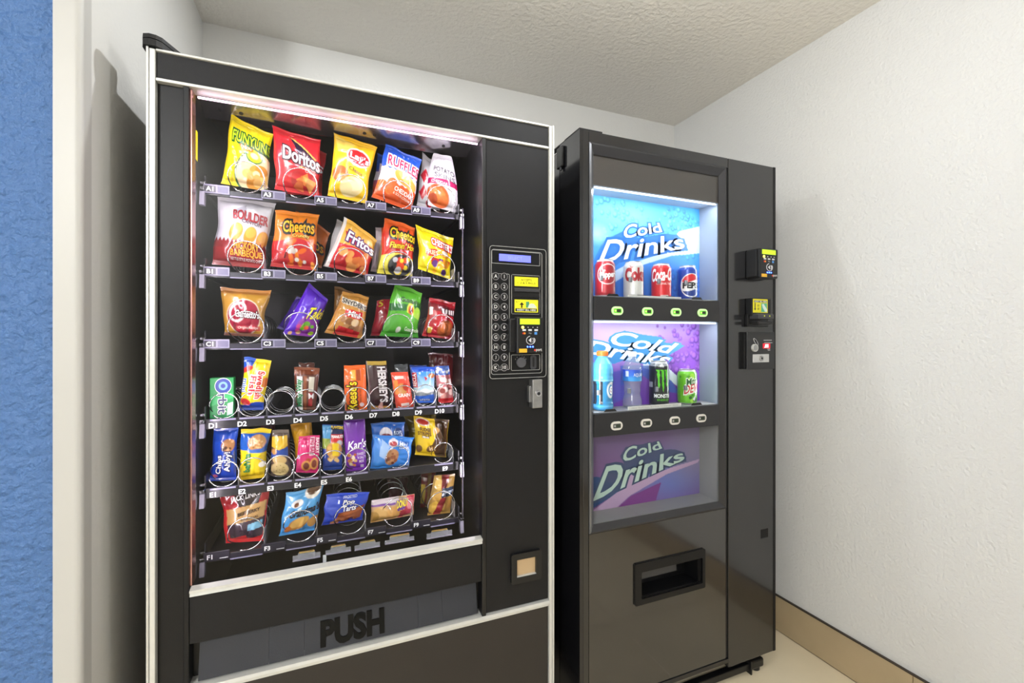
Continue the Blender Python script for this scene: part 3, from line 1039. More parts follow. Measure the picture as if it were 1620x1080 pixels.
# ---------------- row A
def a(A):
    A.bg('#f0d90e')
    A.e(.70, .74, .46, .34, '#1f5a34', 18)
    A.e(.70, .74, .42, .31, '#e2c79a', 18)
    A.bits(9, .5, .62, .95, .95, ['#d79a3c', '#e8b660', '#c98428'], .10, .17)
    A.ringe(.64, .52, .20, .12, .007, '#2a6b35', 15)
    A.ringe(.64, .52, .17, .095, .008, '#cfd01e', 15)
    A.bits(4, .55, .78, .85, .92, ['#f2d6a0', '#dca75a'], .06, .10)
    A.e(.45, .43, .18, .045, '#e87a1c', 12)
bag('chip_bag', 'yellow onion ring snack bag at the far end of the top shelf', 'chip bag', [(365, 181), (433, 213), (424, 303), (349, 290)], a,
    [('FUNYUNS', .13, .20, 1.02, .36, '#a9c41c', {'o': '#14561f', 'ow': .07, 's': .07, 'b': .02}), ('ONION', .33, .405, .56, .44, '#fff3c0', {'s': .02})], Y=1.33, th=.024, group=G1, seed=1, turn=.01)
def a(A):
    A.bg('#d4242e')
    A.p([(.36, .12), (.86, .36), (.70, .52), (.55, .46)], '#2a1830')
    A.p([(.34, .10), (.38, .10), (.92, .40), (.88, .42)], '#f0b45a')
    A.p([(.52, .60), (.92, .42), (.95, .47), (.58, .66)], '#f29a48')
    A.e(.68, .80, .34, .20, '#b81c22')
    A.p([(.45, .82), (.72, .68), (.80, .92)], '#e8803a')
    A.p([(.62, .74), (.96, .78), (.78, .98)], '#f0a050')
    A.p([(.40, .92), (.60, .72), (.64, .97)], '#d8642a')
    A.p([(.15, .30), (.30, .36), (.16, .40)], '#e88a8a')
    A.p([(.2, .52), (.40, .58), (.22, .64)], '#ea9a96')
bag('chip_bag', 'red tortilla chip bag in front on the top shelf', 'chip bag', [(430.5, 200), (508, 221), (506, 312), (434, 299)], a,
    [('Doritos', .20, .29, .97, .50, '#ffffff', {'o': '#40101c', 'ow': .06, 's': .10, 'b': .03}), ('NACHO', .66, .585, .88, .62, '#ffe0d8', {'s': .02}), ('CHEESE', .66, .63, .90, .665, '#ffe0d8', {'s': .02})], Y=1.33, th=.024, group=G1, seed=2, turn=.012)
def a(A):
    A.bg('#d4242e'); A.p([(.6, .5), (1, .55), (1, .9), (.7, .9)], '#a0181e')
bag('chip_bag', 'red chip bag half hidden behind the front red tortilla chip bag', 'chip bag', [(452, 212), (517, 243), (510, 312), (446, 306)], a,
    [('S', .86, .36, .97, .50, '#ffffff', {'b': .03})], Y=1.41, group=G1, seed=3, th=.02)
def a(A):
    A.bg('#f6c41e')
    A.p([(0, 0), (.5, .12), (.3, .3), (.1, .3)], '#f8d860')
    A.e(.62, .32, .31, .15, '#f8f2e0', 14)
    A.e(.62, .32, .28, .12, '#cf2428', 14)
    A.e(.22, .64, .20, .13, '#b8662a', -10)
    A.e(.28, .70, .14, .07, '#d99a5a', -10)
    A.e(.55, .80, .30, .15, '#f4dca0', -20)
    A.e(.62, .76, .22, .10, '#fbeabc', -20)
    A.e(.42, .84, .16, .09, '#f6e2a8', 30)
bag('chip_bag', 'golden yellow potato chip bag with red oval logo on the top shelf', 'chip bag', [(528, 208), (597, 234), (580, 322), (518, 309)], a,
    [("Lay's", .40, .25, .88, .385, '#ffffff', {'s': .05, 'b': .03, 'o': '#b01c20'}), ('Classic', .42, .495, .80, .55, '#4a3a10', {'s': .05})], Y=1.33, th=.024, group=G1, seed=4, turn=.01)
def a(A):
    A.bg('#e9e6ec')
    A.below(wavy(.66, .012, 40), '#e2551e')
    A.mixin((wavy(.40, .012, 40, 0, .06)(A.x) - A.y) * A.H / A.cell, '#1c55c4')
    A.e(.62, .52, .30, .12, '#dd9a3c', 20)
    A.e(.66, .50, .22, .08, '#efbe68', 20)
    A.e(.84, .60, .14, .09, '#e0a040', -20)
    A.bits(5, .05, .62, .4, .85, ['#e6692c', '#d94a20', '#f08038'], .06, .12)
bag('chip_bag', 'blue, white and orange ridged chip bag in front on the top shelf', 'chip bag', [(610, 228), (668, 252), (652, 335), (588, 311)], a,
    [('RUFFLES', .14, .18, .99, .36, '#c81a50', {'o': '#f6eef4', 'ow': .07, 's': .06, 'b': .03}), ('CHEDDAR', .42, .70, .90, .77, '#fff4ea', {'s': .06, 'b': .02}), ('& SOUR CREAM', .42, .79, .88, .83, '#fbd8c0', {'s': .06})], Y=1.33, th=.024, group=G1, seed=5, turn=.012)
def a(A):
    A.grad('#2a62cc', '#e45a24', .35, .8); A.mixin(((A.y > .42) & (A.y < .62)) * 1.0, '#e6e2ea')
bag('chip_bag', 'blue and orange chip bag peeking out behind the ridged chip bag', 'chip bag', [(597, 241), (650, 258), (640, 326), (587, 312)], a, [('R', .10, .24, .30, .44, '#f0e8f0', {})], Y=1.41, group=G1, seed=6, th=.02)
def a(A):
    A.bg('#eceaee')
    A.r_(0, .50, 1, .60, '#b8205c')
    A.below(wavy(.66, .02, 5), '#d8d4d8')
    A.e(.36, .80, .36, .20, '#c85a24', -10)
    A.e(.34, .78, .26, .13, '#e07a38', -10)
    A.e(.2, .86, .14, .09, '#a8401c')
    A.e(.56, .86, .14, .08, '#d86a30')
bag('chip_bag', 'white potato skin chip bag with magenta band, last on the top shelf', 'chip bag', [(687, 242), (713, 247), (720, 336), (679, 325)], a,
    [('POTATO', .18, .27, .92, .36, '#5a545e', {'s': .05}), ('SKINS', .22, .385, .92, .47, '#5a545e', {'s': .05}), ('CHEDDAR', .14, .525, .66, .575, '#f6d8e4', {'s': .03})], Y=1.33, th=.024, group=G1, seed=7, turn=-.01, waist=-.35)
def a(A):
    A.bg('#ecebee')
    for i in range(3):
        for j in range(4):
            if (i + j) % 2 == 0:
                cx, cy = .18 + .34 * i, .42 + .16 * j
                A.p([(cx, cy - .15), (cx + .17, cy), (cx, cy + .15), (cx - .17, cy)], '#d81c34')
bag('chip_bag', 'red and white diamond patterned chip bag behind the potato skin bag', 'chip bag', [(668, 242), (700, 262), (696, 333), (659, 325)], a, Y=1.375, group=G1, seed=8, th=.018)

# ---------------- row B
def a(A):
    A.grad('#efecf2', '#d4d0da', 0, .5)
    A.p([(.30, .2), (.5, .12), (.55, .3)], '#b9b4c0')
    for cx, cy, rx in ((.38, .52, .13), (.66, .56, .12), (.90, .60, .11)):
        A.e(cx, cy, rx, .13, '#d98e2c'); A.e(cx, cy - .04, rx * .8, .08, '#e8aa48')
    A.below(jag(.60, .055, 13, .06), '#8e1a20')
    A.below(wavy(.74, .01, 9, 0, .02), '#a31f26')
bag('chip_bag', 'silver and dark red kettle chip bag, first on the second shelf', 'chip bag', [(343, 307), (437, 322), (421, 425), (335, 418)], a,
    [('BOULDER', .30, .20, .93, .335, '#a3202a', {'s': .05, 'b': .03}), ('CANYON', .46, .335, .82, .385, '#5a3040', {'s': .04}),
     ('HICKORY', .40, .66, .86, .755, '#f0a92c', {'s': .02, 'b': .03}), ('BARBEQUE', .34, .765, .92, .86, '#f0a92c', {'s': .02, 'b': .03}),
     ('KETTLE STYLE POTATO CHIPS', .34, .87, .92, .905, '#f0dcd8', {'s': .02})], group=G2, seed=9, turn=.01, th=.03)
def a(A):
    A.grad('#f08a20', '#ee7618', 0, .5)
    A.below(wavy(.52, .03, 7, 1), '#c2222a')
    A.bits(12, .25, .55, .95, .95, ['#ee7c1e', '#e8661a', '#f49a3a'], .05, .12, .5)
    A.bits(7, .3, .55, .95, .9, ['#efe9e2', '#d9ccc4'], .03, .06)
    A.r_(0, .60, .1, .9, '#b01c24', .7)
bag('chip_bag', 'orange crunchy cheese puff bag with red bottom on the second shelf', 'chip bag', [(435, 333), (506, 338), (500, 428), (427, 421)], a,
    [('Cheetos', .20, .20, .92, .40, '#f4b81e', {'o': '#1a120a', 'ow': .09, 's': -.03, 'b': .04}), ('Crunchy', .42, .42, .80, .49, '#f8d84a', {'o': '#8a2a10', 'ow': .05})], group=G2, seed=10, turn=.01)
def a(A):
    A.bg('#ee7a1c'); A.e(.8, .6, .2, .15, '#e4641a')
bag('chip_bag', 'orange bag corner sticking out behind the crunchy cheese puff bag', 'chip bag', [(467, 332), (523, 368), (509, 424), (462, 416)], a,
    [('etos', .45, .40, .92, .58, '#f4b81e', {'o': '#1a120a', 'ow': .09, 's': .06})], Y=1.41, group=G2, seed=11, th=.02)
def a(A):
    A.bg('#eeb244')
    A.p([(.12, .24), (.94, .30), (.98, .46), (.25, .44)], '#c81e2c')
    A.below(wavy(.50, .02, 6, 2), '#c9222a')
    A.bits(14, .2, .58, .9, .95, ['#e8863c', '#dc7030', '#f09a50'], .07, .12)
    A.mixin((A.x < .08) * 1.0, '#e6dcd8')
bag('chip_bag', 'gold and red corn chip bag on the second shelf', 'chip bag', [(545, 341), (597, 380), (582, 436), (513, 420)], a,
    [('Fritos', .22, .22, .96, .42, '#ffffff', {'o': '#5a2060', 'ow': .06, 's': .06, 'b': .04})], group=G2, seed=12, turn=.012)
def a(A):
    A.bg('#f0bf62'); A.below(wavy(.42, .02, 6), '#d83a30'); A.mixin((A.x < .22) * 1.0, '#ece4ea')
bag('chip_bag', 'gold bag with white edge tucked behind the corn chip bag', 'chip bag', [(533, 346), (572, 366), (562, 431), (511, 421)], a, Y=1.41, group=G2, seed=13, th=.02)
def a(A):
    A.grad('#ee6a22', '#d63224', 0, .3)
    A.p([(.2, .5), (1, .38), (1, .62), (.3, .66)], '#b81f1e')
    A.below(wavy(.64, .03, 6, 2), '#e8d84a')
    A.e(.60, .82, .38, .20, '#2a2a30')
    A.bits(10, .35, .68, .9, .95, ['#e8461c', '#efefef', '#f0d428', '#d8d4da', '#c83018'], .05, .12)
bag('chip_bag', 'orange-red hot cheese puff bag with dark bowl print on the second shelf', 'chip bag', [(608, 345), (657, 359), (653, 437), (596, 432)], a,
    [('Cheetos', .20, .15, .99, .33, '#f4c81e', {'o': '#1a120a', 'ow': .09, 's': .02, 'b': .04}), ("Flamin' Hot", .20, .42, .97, .53, '#f8e02a', {'o': '#8a1410', 'ow': .04, 's': -.02, 'k': .04})], group=G2, seed=14, turn=.012)
def a(A):
    A.grad('#e0602a', '#d8c848', .3, .8); A.mixin((A.x < .2) * 1.0, '#dcc8cc')
bag('chip_bag', 'red and yellow bag edge behind the hot cheese puff bag', 'chip bag', [(594, 358), (640, 366), (630, 434), (586, 429)], a, Y=1.41, group=G2, seed=15, th=.02)
def a(A):
    A.bg('#f0da12')
    A.p([(.15, .50), (.5, .44), (.48, .62), (.18, .66)], '#d83a1c')
    A.p([(.30, .66), (.95, .62), (.9, .76), (.36, .82)], '#b02218')
    A.e(.70, .50, .20, .10, '#f0a020')
    A.e(.74, .48, .10, .06, '#f4ead8')
    A.bits(8, .45, .66, .95, .92, ['#f2b41c', '#e89418', '#5a2a7a', '#f6d238'], .05, .11)
bag('chip_bag', 'bright yellow fries snack bag, last on the second shelf', 'chip bag', [(657, 356), (718, 377), (713, 442), (661, 425)], a,
    [("CHESTER'S", .34, .20, .97, .36, '#ffffff', {'o': '#c81c1c', 'ow': .08, 's': .04, 'b': .02}), ('FRIES', .16, .50, .50, .60, '#f8d8b0', {'b': .02})], group=G2, seed=16, turn=.01, crease=9)

# ---------------- row C
def a(A):
    A.bg('#c89436')
    A.r_(0, 0, 1, .12, '#b87830')
    A.e(.50, .60, .40, .38, '#e8d8c0', -8)
    A.e(.50, .60, .38, .36, '#9c1f38', -8)
    A.ringe(.36, .50, .20, .22, .006, '#f0dcdc', 20)
    A.r_(.30, .78, .9, .88, '#c0303c', .8)
    A.below(wavy(.93, .01, 9), '#6a3018')
bag('snack_bag', 'gold snack mix bag with crimson oval, first on the third shelf', 'snack bag', [(348, 455), (430, 459), (417, 533), (354, 530)], a,
    [("Gardetto's", .32, .46, .86, .60, '#ffffff', {'o': '#4a1018', 'ow': .06, 's': .02, 'b': .02}), ('Original Recipe', .36, .79, .84, .855, '#f6d0c8', {})], group=G3, seed=17, turn=.008)
def a(A):
    A.bg('#5b26c4')
    A.e(.66, .78, .40, .26, '#8a2a9e')
    A.bits(5, .45, .66, .95, .95, ['#7ac020', '#b8d820', '#5a9a1c'], .06, .12)
    A.bits(5, .2, .78, .7, .97, ['#e8b078', '#c02a7a', '#d84820'], .05, .10)
bag('snack_bag', 'purple rolled tortilla snack bag leaning sideways on the third shelf', 'snack bag', [(489, 447), (519, 474), (496, 533), (447, 528)], a,
    [('Takis', .38, .38, 1.0, .64, '#f2e01c', {'o': '#3a128a', 'ow': .05, 's': -.12, 'k': .1, 'b': .04})], group=G3, seed=18, turn=.012, waist=.0)
def a(A):
    A.bg('#3c1c80')
bag('snack_bag', 'dark purple bag corner behind the rolled tortilla snack bag', 'snack bag', [(470, 468), (496, 480), (480, 530), (437, 519)], a, Y=1.40, group=G3, seed=19, th=.016)
def a(A):
    A.bg('#c4883a')
    A.p([(.04, .12), (.96, .22), (1, .36), (.06, .26)], '#f2e8d8')
    A.p([(.26, .38), (.86, .40), (.86, .58), (.28, .56)], '#d2202a')
    A.bits(9, .3, .60, .9, .82, ['#8a5630', '#b0784a', '#d8b890', '#70401f'], .08, .13)
    A.p([(.25, .78), (.9, .86), (.85, 1), (.2, 1)], '#d2202a')
bag('snack_bag', 'tan mini pretzel bag with red label on the third shelf', 'snack bag', [(542, 460), (584, 470), (574, 536), (513, 526)], a,
    [("SNYDER'S", .08, .15, .94, .25, '#2a1a14', {'s': .10, 'b': .02}), ('Mini', .38, .41, .74, .53, '#ffffff', {'s': .02, 'b': .03})], group=G3, seed=20, turn=.012)
def a(A):
    A.bg('#a8763a')
bag('snack_bag', 'tan bag top standing behind the mini pretzel bag', 'snack bag', [(529, 452), (560, 462), (562, 530), (525, 520)], a, Y=1.43, group=G3, seed=21, th=.018)
def a(A):
    A.grad('#63bb34', '#3d9a26')
    A.p([(0, .38), (1, .30), (1, .42), (0, .52)], '#2a6a34')
    A.e(.62, .44, .13, .14, '#cfd84a'); A.e(.62, .45, .09, .10, '#c05a2a'); A.e(.62, .46, .04, .04, '#4a1c10')
    A.e(.86, .50, .13, .15, '#9ac83c')
    A.p([(.50, .50), (.95, .62), (.6, .76)], '#52a832')
    A.e(.40, .86, .06, .06, '#e8e8dc')
bag('snack_bag', 'green avocado tortilla chip bag standing tall on the third shelf', 'snack bag', [(625, 447), (668, 464), (662, 534), (600, 531)], a,
    [('Guacachip', .28, .22, .98, .34, '#204020', {'s': .0, 'b': .02}), ('Guacamole', .56, .78, .99, .86, '#e8f0d8', {'s': .03})], group=G3, seed=22, turn=.01)
def a(A):
    A.bg('#a81e30')
bag('snack_bag', 'red bag edge sticking out beside the green avocado chip bag', 'snack bag', [(596, 476), (625, 470), (622, 530), (586, 531)], a, [('S', .12, .02, .36, .20, '#c8b030', {})], Y=1.40, group=G3, seed=23, th=.014)
def a(A):
    A.bg('#a81c28')
    A.p([(0, .1), (.98, .18), (1, .34), (0, .30)], '#74141e')
    A.p([(.40, .20), (.98, .24), (.96, .42), (.42, .36)], '#4a1c20')
    A.p([(.02, .24), (.14, .22), (.12, .42), (.02, .44)], '#ece4e4')
    for k in (.46, .58, .70, .80, .90):
        A.p([(k, .24), (k + .06, .25), (k + .05, .37), (k - .01, .36)], '#ece0e0')
    A.e(.66, .74, .28, .22, '#9a4a1e', -20); A.e(.66, .72, .18, .14, '#b8602a', -20)
    A.r_(.08, .74, .22, .90, '#c8a43a')
bag('snack_bag', 'deep red snack bag with brown chip print, last on the third shelf', 'snack bag', [(679, 471), (721, 478), (716, 537), (667, 531)], a, group=G3, seed=24, turn=.01)

# ---------------- row D
def box_pack():
    x0, x1, z0, z1 = pxbox(331.8, 597.5, 369.5, 652.5, 1.318)
    y0, y1 = 1.318, 1.345
    z0 = ROWZ['D'] + .0005
    m = MB().box(x0, x1, y0, y1, z0, z1, mat('green_carton', '#17974a', .35), .0008, 1)
    o = tag(m.build('gum_box'), 'green chewing gum carton, first on the fourth shelf', 'gum box', G4)
    w, h = x1 - x0, z1 - z0
    m = MB()
    cx, cz = x0 + .56 * w, z0 + .80 * h
    def ell(rx, ry, y, c, n=28):
        m.add([(cx + rx * w * math.cos(2 * math.pi * k / n), y, cz + ry * h * math.sin(2 * math.pi * k / n)) for k in range(n)], [tuple(range(n))], ink(c))
    m.add([(x0 + .02 * w, y0 - .0003, z0 + .3 * h), (x1 - .02 * w, y0 - .0003, z0 + .5 * h), (x1 - .02 * w, y0 - .0003, z0 + .62 * h), (x0 + .02 * w, y0 - .0003, z0 + .55 * h)], [(0, 1, 2, 3)], ink('#2fb862'))
    m.add([(x0 + .72 * w, y0 - .0004, z0 + .06 * h), (x0 + .96 * w, y0 - .0004, z0 + .10 * h), (x0 + .98 * w, y0 - .0004, z0 + .40 * h), (x0 + .74 * w, y0 - .0004, z0 + .36 * h)], [(0, 1, 2, 3)], ink('#c8dcd6'))
    ell(.36, .20, y0 - .0005, '#e4efe8')
    ell(.33, .18, y0 - .0007, '#1a3aa0')
    ell(.19, .105, y0 - .0009, '#7ab4e4')
    ell(.10, .055, y0 - .0011, '#1a3aa0')
    for c, bd, yy in (('#f2f6f2', .07, .0012), ('#142a5c', .02, .0014)):
        V, Fc = text2d('rbit', bd, None)[:2]
        m.add([(x0 + (.36 + .34 * b_) * w, y0 - yy, z0 + (.60 - .48 * a_) * h) for a_, b_ in V], Fc, ink(c))
    m.build('lettering', o, normals=False)
box_pack()
def a(A):
    A.bg('#f2d41a')
    A.p([(0, 0), (.45, 0), (.32, .18), (.0, .30)], '#1c50b4')
    A.e(.15, .22, .24, .05, '#c83020', -30)
    A.e(.92, .45, .12, .10, '#e07020')
    A.below(wavy(.86, .03, 5, 1), '#1b3f9c')
    A.e(.22, .83, .24, .06, '#c42a2a', 20)
bag('candy_bag', 'yellow and blue gummy candy bag with red lettering on the fourth shelf', 'candy bag', [(386, 565), (430, 569), (417, 648), (378, 649)], a,
    [('Swedish', .60, .24, .84, .76, '#d0202a', {'o': '#fbf3ea', 'ow': .07, 'rot': -90, 'b': .04}), ('Fish', .32, .34, .56, .68, '#d0202a', {'o': '#fbf3ea', 'ow': .07, 'rot': -90, 'b': .04}), ('mini', .04, .40, .20, .64, '#2458b8', {'rot': -90, 'o': '#f4f0da', 'ow': .04})], group=G4, seed=26, th=.016, Y=1.33)
def a(A):
    A.bg('#5c2c1e')
    A.r_(0, 0, 1, .16, '#7a3c22')
    A.r_(.10, .22, .34, 1, '#e8ece6')
    A.r_(.40, .2, .50, 1, '#8a4a2c')
    A.r_(.62, .22, .84, .55, '#d8d0c0')
    A.r_(.62, .58, .8, .9, '#a8202c')
bag('candy_bar', 'brown candy bar with green script on white, fourth shelf', 'candy bar', [(465, 580), (506, 582), (499, 648), (469, 648)], a,
    [('Milky Way', .08, .28, .36, .90, '#1f7a44', {'rot': 90, 'b': .04}), ('M', .62, .60, .82, .72, '#f4e8e8', {})], group=G4, seed=27, th=.013, Y=1.33, waist=.0)
def a(A):
    A.bg('#f0651c')
    A.r_(.30, .10, .52, .32, '#e8a838'); A.r_(.56, .10, .74, .34, '#a84818')
    A.e(.76, .86, .10, .045, '#f0d8d8')
bag('candy_bar', 'orange peanut butter cup pack on the fourth shelf', 'candy bar', [(544, 578), (578, 577), (581, 649), (546, 650)], a,
    [("Reese's", .12, .36, .54, .95, '#f6d81e', {'o': '#4a1c0c', 'ow': .06, 'rot': 90, 'b': .04}), ('PEANUT BUTTER CUPS', .66, .45, .74, .80, '#5a200c', {'rot': 90})], group=G4, seed=28, th=.012, Y=1.33, waist=.0)
def a(A):
    A.bg('#3b1c22')
    A.r_(0, 0, 1, .08, '#b8983c')
    A.r_(0, .93, 1, 1, '#b07a34')
    A.r_(0, 0, .06, 1, '#9a8a86')
    A.p([(.35, .98), (.62, .80), (.66, .98)], '#e0a8a0')
bag('candy_bar', 'dark brown milk chocolate bar with gold ends on the fourth shelf', 'candy bar', [(579, 571), (611, 571), (617, 647), (586, 647)], a,
    [("HERSHEY'S", .52, .12, .90, .84, '#d8d2d4', {'rot': -90, 'b': .04})], group=G4, seed=29, th=.009, Y=1.33, waist=.0, crease=2)
def a(A):
    A.bg('#dc4a34')
    A.r_(.05, .2, .3, .55, '#e88a3c')
    A.e(.50, .42, .26, .14, '#c88a4a')
    A.e(.70, .38, .16, .10, '#b03020')
    A.r_(.3, .78, .75, .86, '#ecd8d0')
    A.r_(.2, .10, .7, .17, '#f0e0d8', .8)
bag('cereal_bar', 'coral red cereal bar tipping over the fourth shelf edge', 'cereal bar', [(618, 589), (645, 588), (655, 648), (628, 652)], a,
    [('GRAIN', .22, .54, .86, .62, '#fff0e8', {'b': .03})], group=G4, seed=30, th=.011, Y=1.318, waist=.0)
def a(A):
    A.grad('#3a8ad4', '#bcdcec', .2, .6)
    A.r_(0, 0, 1, .13, '#1c4fc0')
    A.r_(0, .15, .18, .55, '#c02a3a')
    A.below(wavy(.62, .03, 9), '#e8e8ea')
    A.below(wavy(.70, .02, 11, 1), '#8a9298')
    A.below(wavy(.78, .02, 5), '#2a5fc4')
    A.e(.85, .24, .16, .07, '#a86a3c')
    A.p([(.52, .25), (.66, .32), (.54, .38)], '#c43a34')
bag('cereal_bar', 'blue energy bar with snowy mountain print on the fourth shelf', 'cereal bar', [(651, 581), (688, 580), (686, 637), (656, 637)], a,
    [('RECLA', .02, .18, .15, .52, '#f8ecec', {'rot': 90, 'b': .02}), ('NUT BUTTER', .25, .88, .8, .93, '#dfe8f4', {})], group=G4, seed=31, th=.012, Y=1.33, waist=.0)
def a(A):
    A.bg('#b8686c')
    A.r_(0, 0, 1, .24, '#3c5ca8')
    A.bits(14, 0, .05, 1, .25, ['#e4e4ec', '#5878c0', '#203c84'], .06, .12)
    A.bits(22, 0, .3, 1, .85, ['#e0b8b0', '#8a3838', '#ecdcd8', '#6a2a30', '#c88a80'], .09, .2)
    A.r_(0, .86, 1, 1, '#c8242c')
bag('candy_bar', 'marbled red and white candy stick with blue top, last on the fourth shelf', 'candy bar', [(688, 579), (710, 578), (718, 636), (694, 638)], a, group=G4, seed=32, th=.010, Y=1.33, waist=.0)
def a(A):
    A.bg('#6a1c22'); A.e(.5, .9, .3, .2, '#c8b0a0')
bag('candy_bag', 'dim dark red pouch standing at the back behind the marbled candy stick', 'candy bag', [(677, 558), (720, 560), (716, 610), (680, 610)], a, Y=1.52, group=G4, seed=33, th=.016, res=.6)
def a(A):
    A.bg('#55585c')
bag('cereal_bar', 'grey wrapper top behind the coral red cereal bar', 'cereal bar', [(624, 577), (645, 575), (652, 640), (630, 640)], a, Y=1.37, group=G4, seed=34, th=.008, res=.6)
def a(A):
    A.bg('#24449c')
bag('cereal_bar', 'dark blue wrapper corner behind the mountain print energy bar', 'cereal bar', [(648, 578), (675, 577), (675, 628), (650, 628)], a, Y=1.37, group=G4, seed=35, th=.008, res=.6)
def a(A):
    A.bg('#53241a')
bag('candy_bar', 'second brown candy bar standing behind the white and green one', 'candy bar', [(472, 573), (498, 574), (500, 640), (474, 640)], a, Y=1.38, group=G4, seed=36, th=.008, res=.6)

# ---------------- row E
def a(A):
    A.grad('#1c4fc0', '#1a3fae')
    A.e(.68, .32, .28, .12, '#b07a4a', 10)
    A.bits(7, .45, .25, .9, .40, ['#4a2614', '#d8a878', '#6a3a1c'], .04, .08)
    A.e(.2, .90, .10, .03, '#d86a8a')
bag('cookie_bag', 'royal blue chocolate chip cookie bag, first on the fifth shelf', 'cookie bag', [(338, 676), (378, 675), (374, 759), (331, 761)], a,
    [('Chips', .24, .50, .48, .84, '#f6f6fa', {'o': '#0c1c5a', 'ow': .07, 'rot': 90, 'b': .05}), ('Ahoy!', .56, .44, .82, .80, '#f6f6fa', {'o': '#0c1c5a', 'ow': .07, 'rot': 90, 'b': .05})], group=G5, seed=40, th=.018, Y=1.335)
def a(A):
    A.bg('#f0d21c')
    A.r_(0, .09, 1, .40, '#1e58b0')
    A.e(.60, .26, .32, .15, '#b8834a', 5); A.bits(18, .36, .16, .84, .36, ['#d8b078', '#8a5a2c'], .02, .04)
    A.e(.70, .42, .4, .04, '#2a5aa8')
    A.e(.80, .66, .26, .16, '#e2c41a'); A.e(.88, .70, .14, .06, '#efe8da')
    A.below(wavy(.88, .02, 6), '#d8b412')
bag('biscuit_bag', 'yellow and blue breakfast biscuit bag on the fifth shelf', 'biscuit bag', [(381, 678), (430, 678), (418, 755), (377, 760)], a,
    [('belVita', .20, .46, .42, .82, '#2a7a34', {'rot': 90, 'b': .05})], group=G5, seed=41, th=.018, Y=1.335)
def a(A):
    A.bg('#4e3a34')
    A.r_(0, 0, 1, .12, '#6a5c54')
    A.p([(0, .14), (.9, .12), (.9, .34), (.5, .44), (0, .36)], '#dcae2c')
    A.p([(0, .46), (.45, .42), (.9, .36), (.9, .56), (0, .60)], '#24479a')
    A.e(.16, .46, .16, .06, '#b8844a')
    A.e(.45, .64, .36, .10, '#d0ae70')
    A.e(.45, .84, .44, .155, '#dcc084')
    for cx, cy in ((.3, .78), (.5, .76), (.65, .8), (.28, .88), (.45, .86), (.62, .90), (.45, .94), (.7, .86)):
        A.e(cx, cy, .03, .012, '#9a7840')
bag('cracker_pack', 'clear cracker pack with yellow label and round crackers, fifth shelf', 'cracker pack', [(431, 680), (457, 679), (461, 752), (428, 752)], a, group=G5, seed=42, th=.014, Y=1.335, waist=0)
def a(A):
    A.bg('#d01f6c')
    A.r_(.55, .04, .78, .50, '#f0d4e0')
    A.bits(3, .35, .6, .6, .85, ['#8a2c1c', '#a83c20'], .1, .14)
    A.e(.45, .80, .22, .15, '#d08a3c'); A.e(.45, .80, .14, .10, '#6a241c')
    A.e(.80, .74, .18, .16, '#d89a48'); A.e(.80, .74, .12, .11, '#7a2c1c')
    A.e(.06, .56, .07, .05, '#c8b8e0')
bag('cereal_bar', 'hot pink fig bar pack on the fifth shelf', 'cereal bar', [(473, 690), (506, 688), (503, 748), (468, 747)], a,
    [('BAKERY', .82, .06, .97, .46, '#f8dce8', {'rot': -90, 'b': .03}), ('FIG BAR', .58, .08, .75, .48, '#c01c60', {'rot': -90, 'b': .03})], group=G5, seed=43, th=.012, Y=1.325, waist=0)
def a(A):
    A.bg('#d89a1c'); A.p([(.7, .3), (1, .35), (1, 1), (.75, 1)], '#b87c14'); A.r_(.3, .45, .4, .95, '#5a3810')
bag('snack_bag', 'mustard yellow wrapper crumpled behind the hot pink fig bar', 'snack bag', [(459, 671), (493, 660), (497, 730), (468, 730)], a, [('B', .45, .45, .70, .62, '#8a4a12', {'rot': 90})], Y=1.36, group=G5, seed=44, th=.012)
def a(A):
    A.bg('#173a8c')
    A.r_(0, .02, .42, .30, '#4a90c4'); A.r_(0, .3, .36, .52, '#8a9a3c')
    A.r_(.42, .08, 1, .45, '#c8242a')
    A.r_(.42, .08, 1, .20, '#18204c')
    A.e(.84, .40, .14, .07, '#c0c0c4')
    A.e(.58, .55, .40, .18, '#c08a48')
    A.bits(12, .25, .48, .9, .80, ['#d8a860', '#b07a38', '#e4c080'], .08, .12)
    A.r_(.48, .40, .8, .68, '#e8c81e')
bag('peanut_bag', 'small navy and red peanut bag on the fifth shelf', 'peanut bag', [(510, 671), (543, 672), (541, 742), (511, 744)], a,
    [('PLANTERS', .42, .02, .99, .09, '#e8c82a', {'b': .03}), ('PEANUTS', .44, .22, .99, .28, '#ffffff', {'b': .03})], group=G5, seed=45, th=.012, Y=1.33, waist=0)
def a(A):
    A.grad('#6a2a9a', '#7c2cac')
    A.bits(16, .08, .66, .48, .92, ['#e0b078', '#c8783c', '#f0dcb8', '#b0501f'], .06, .10)
    A.r_(.55, .60, 1, .86, '#8438b4')
    A.r_(.70, .88, .86, .94, '#e0cce8')
bag('peanut_bag', 'tall violet sweet and salty nut bag on the fifth shelf', 'peanut bag', [(543, 660), (577, 658), (580, 743), (548, 746)], a,
    [("Kar's", .16, .43, .96, .58, '#f4ecf8', {'s': -.03, 'b': .02, 'k': .06}), ('SWEET', .55, .64, .94, .69, '#e8d4f0', {}), ("'N SALTY", .55, .71, .96, .76, '#e8d4f0', {}), ('MIX', .64, .78, .86, .83, '#e8d4f0', {})], group=G5, seed=46, th=.014, Y=1.33, waist=0)
def a(A):
    A.bg('#2460b8')
    A.e(.42, .34, .2, .2, '#e4dce4'); A.e(.42, .40, .18, .10, '#8a2430')
    A.e(.80, .35, .17, .20, '#143a7c')
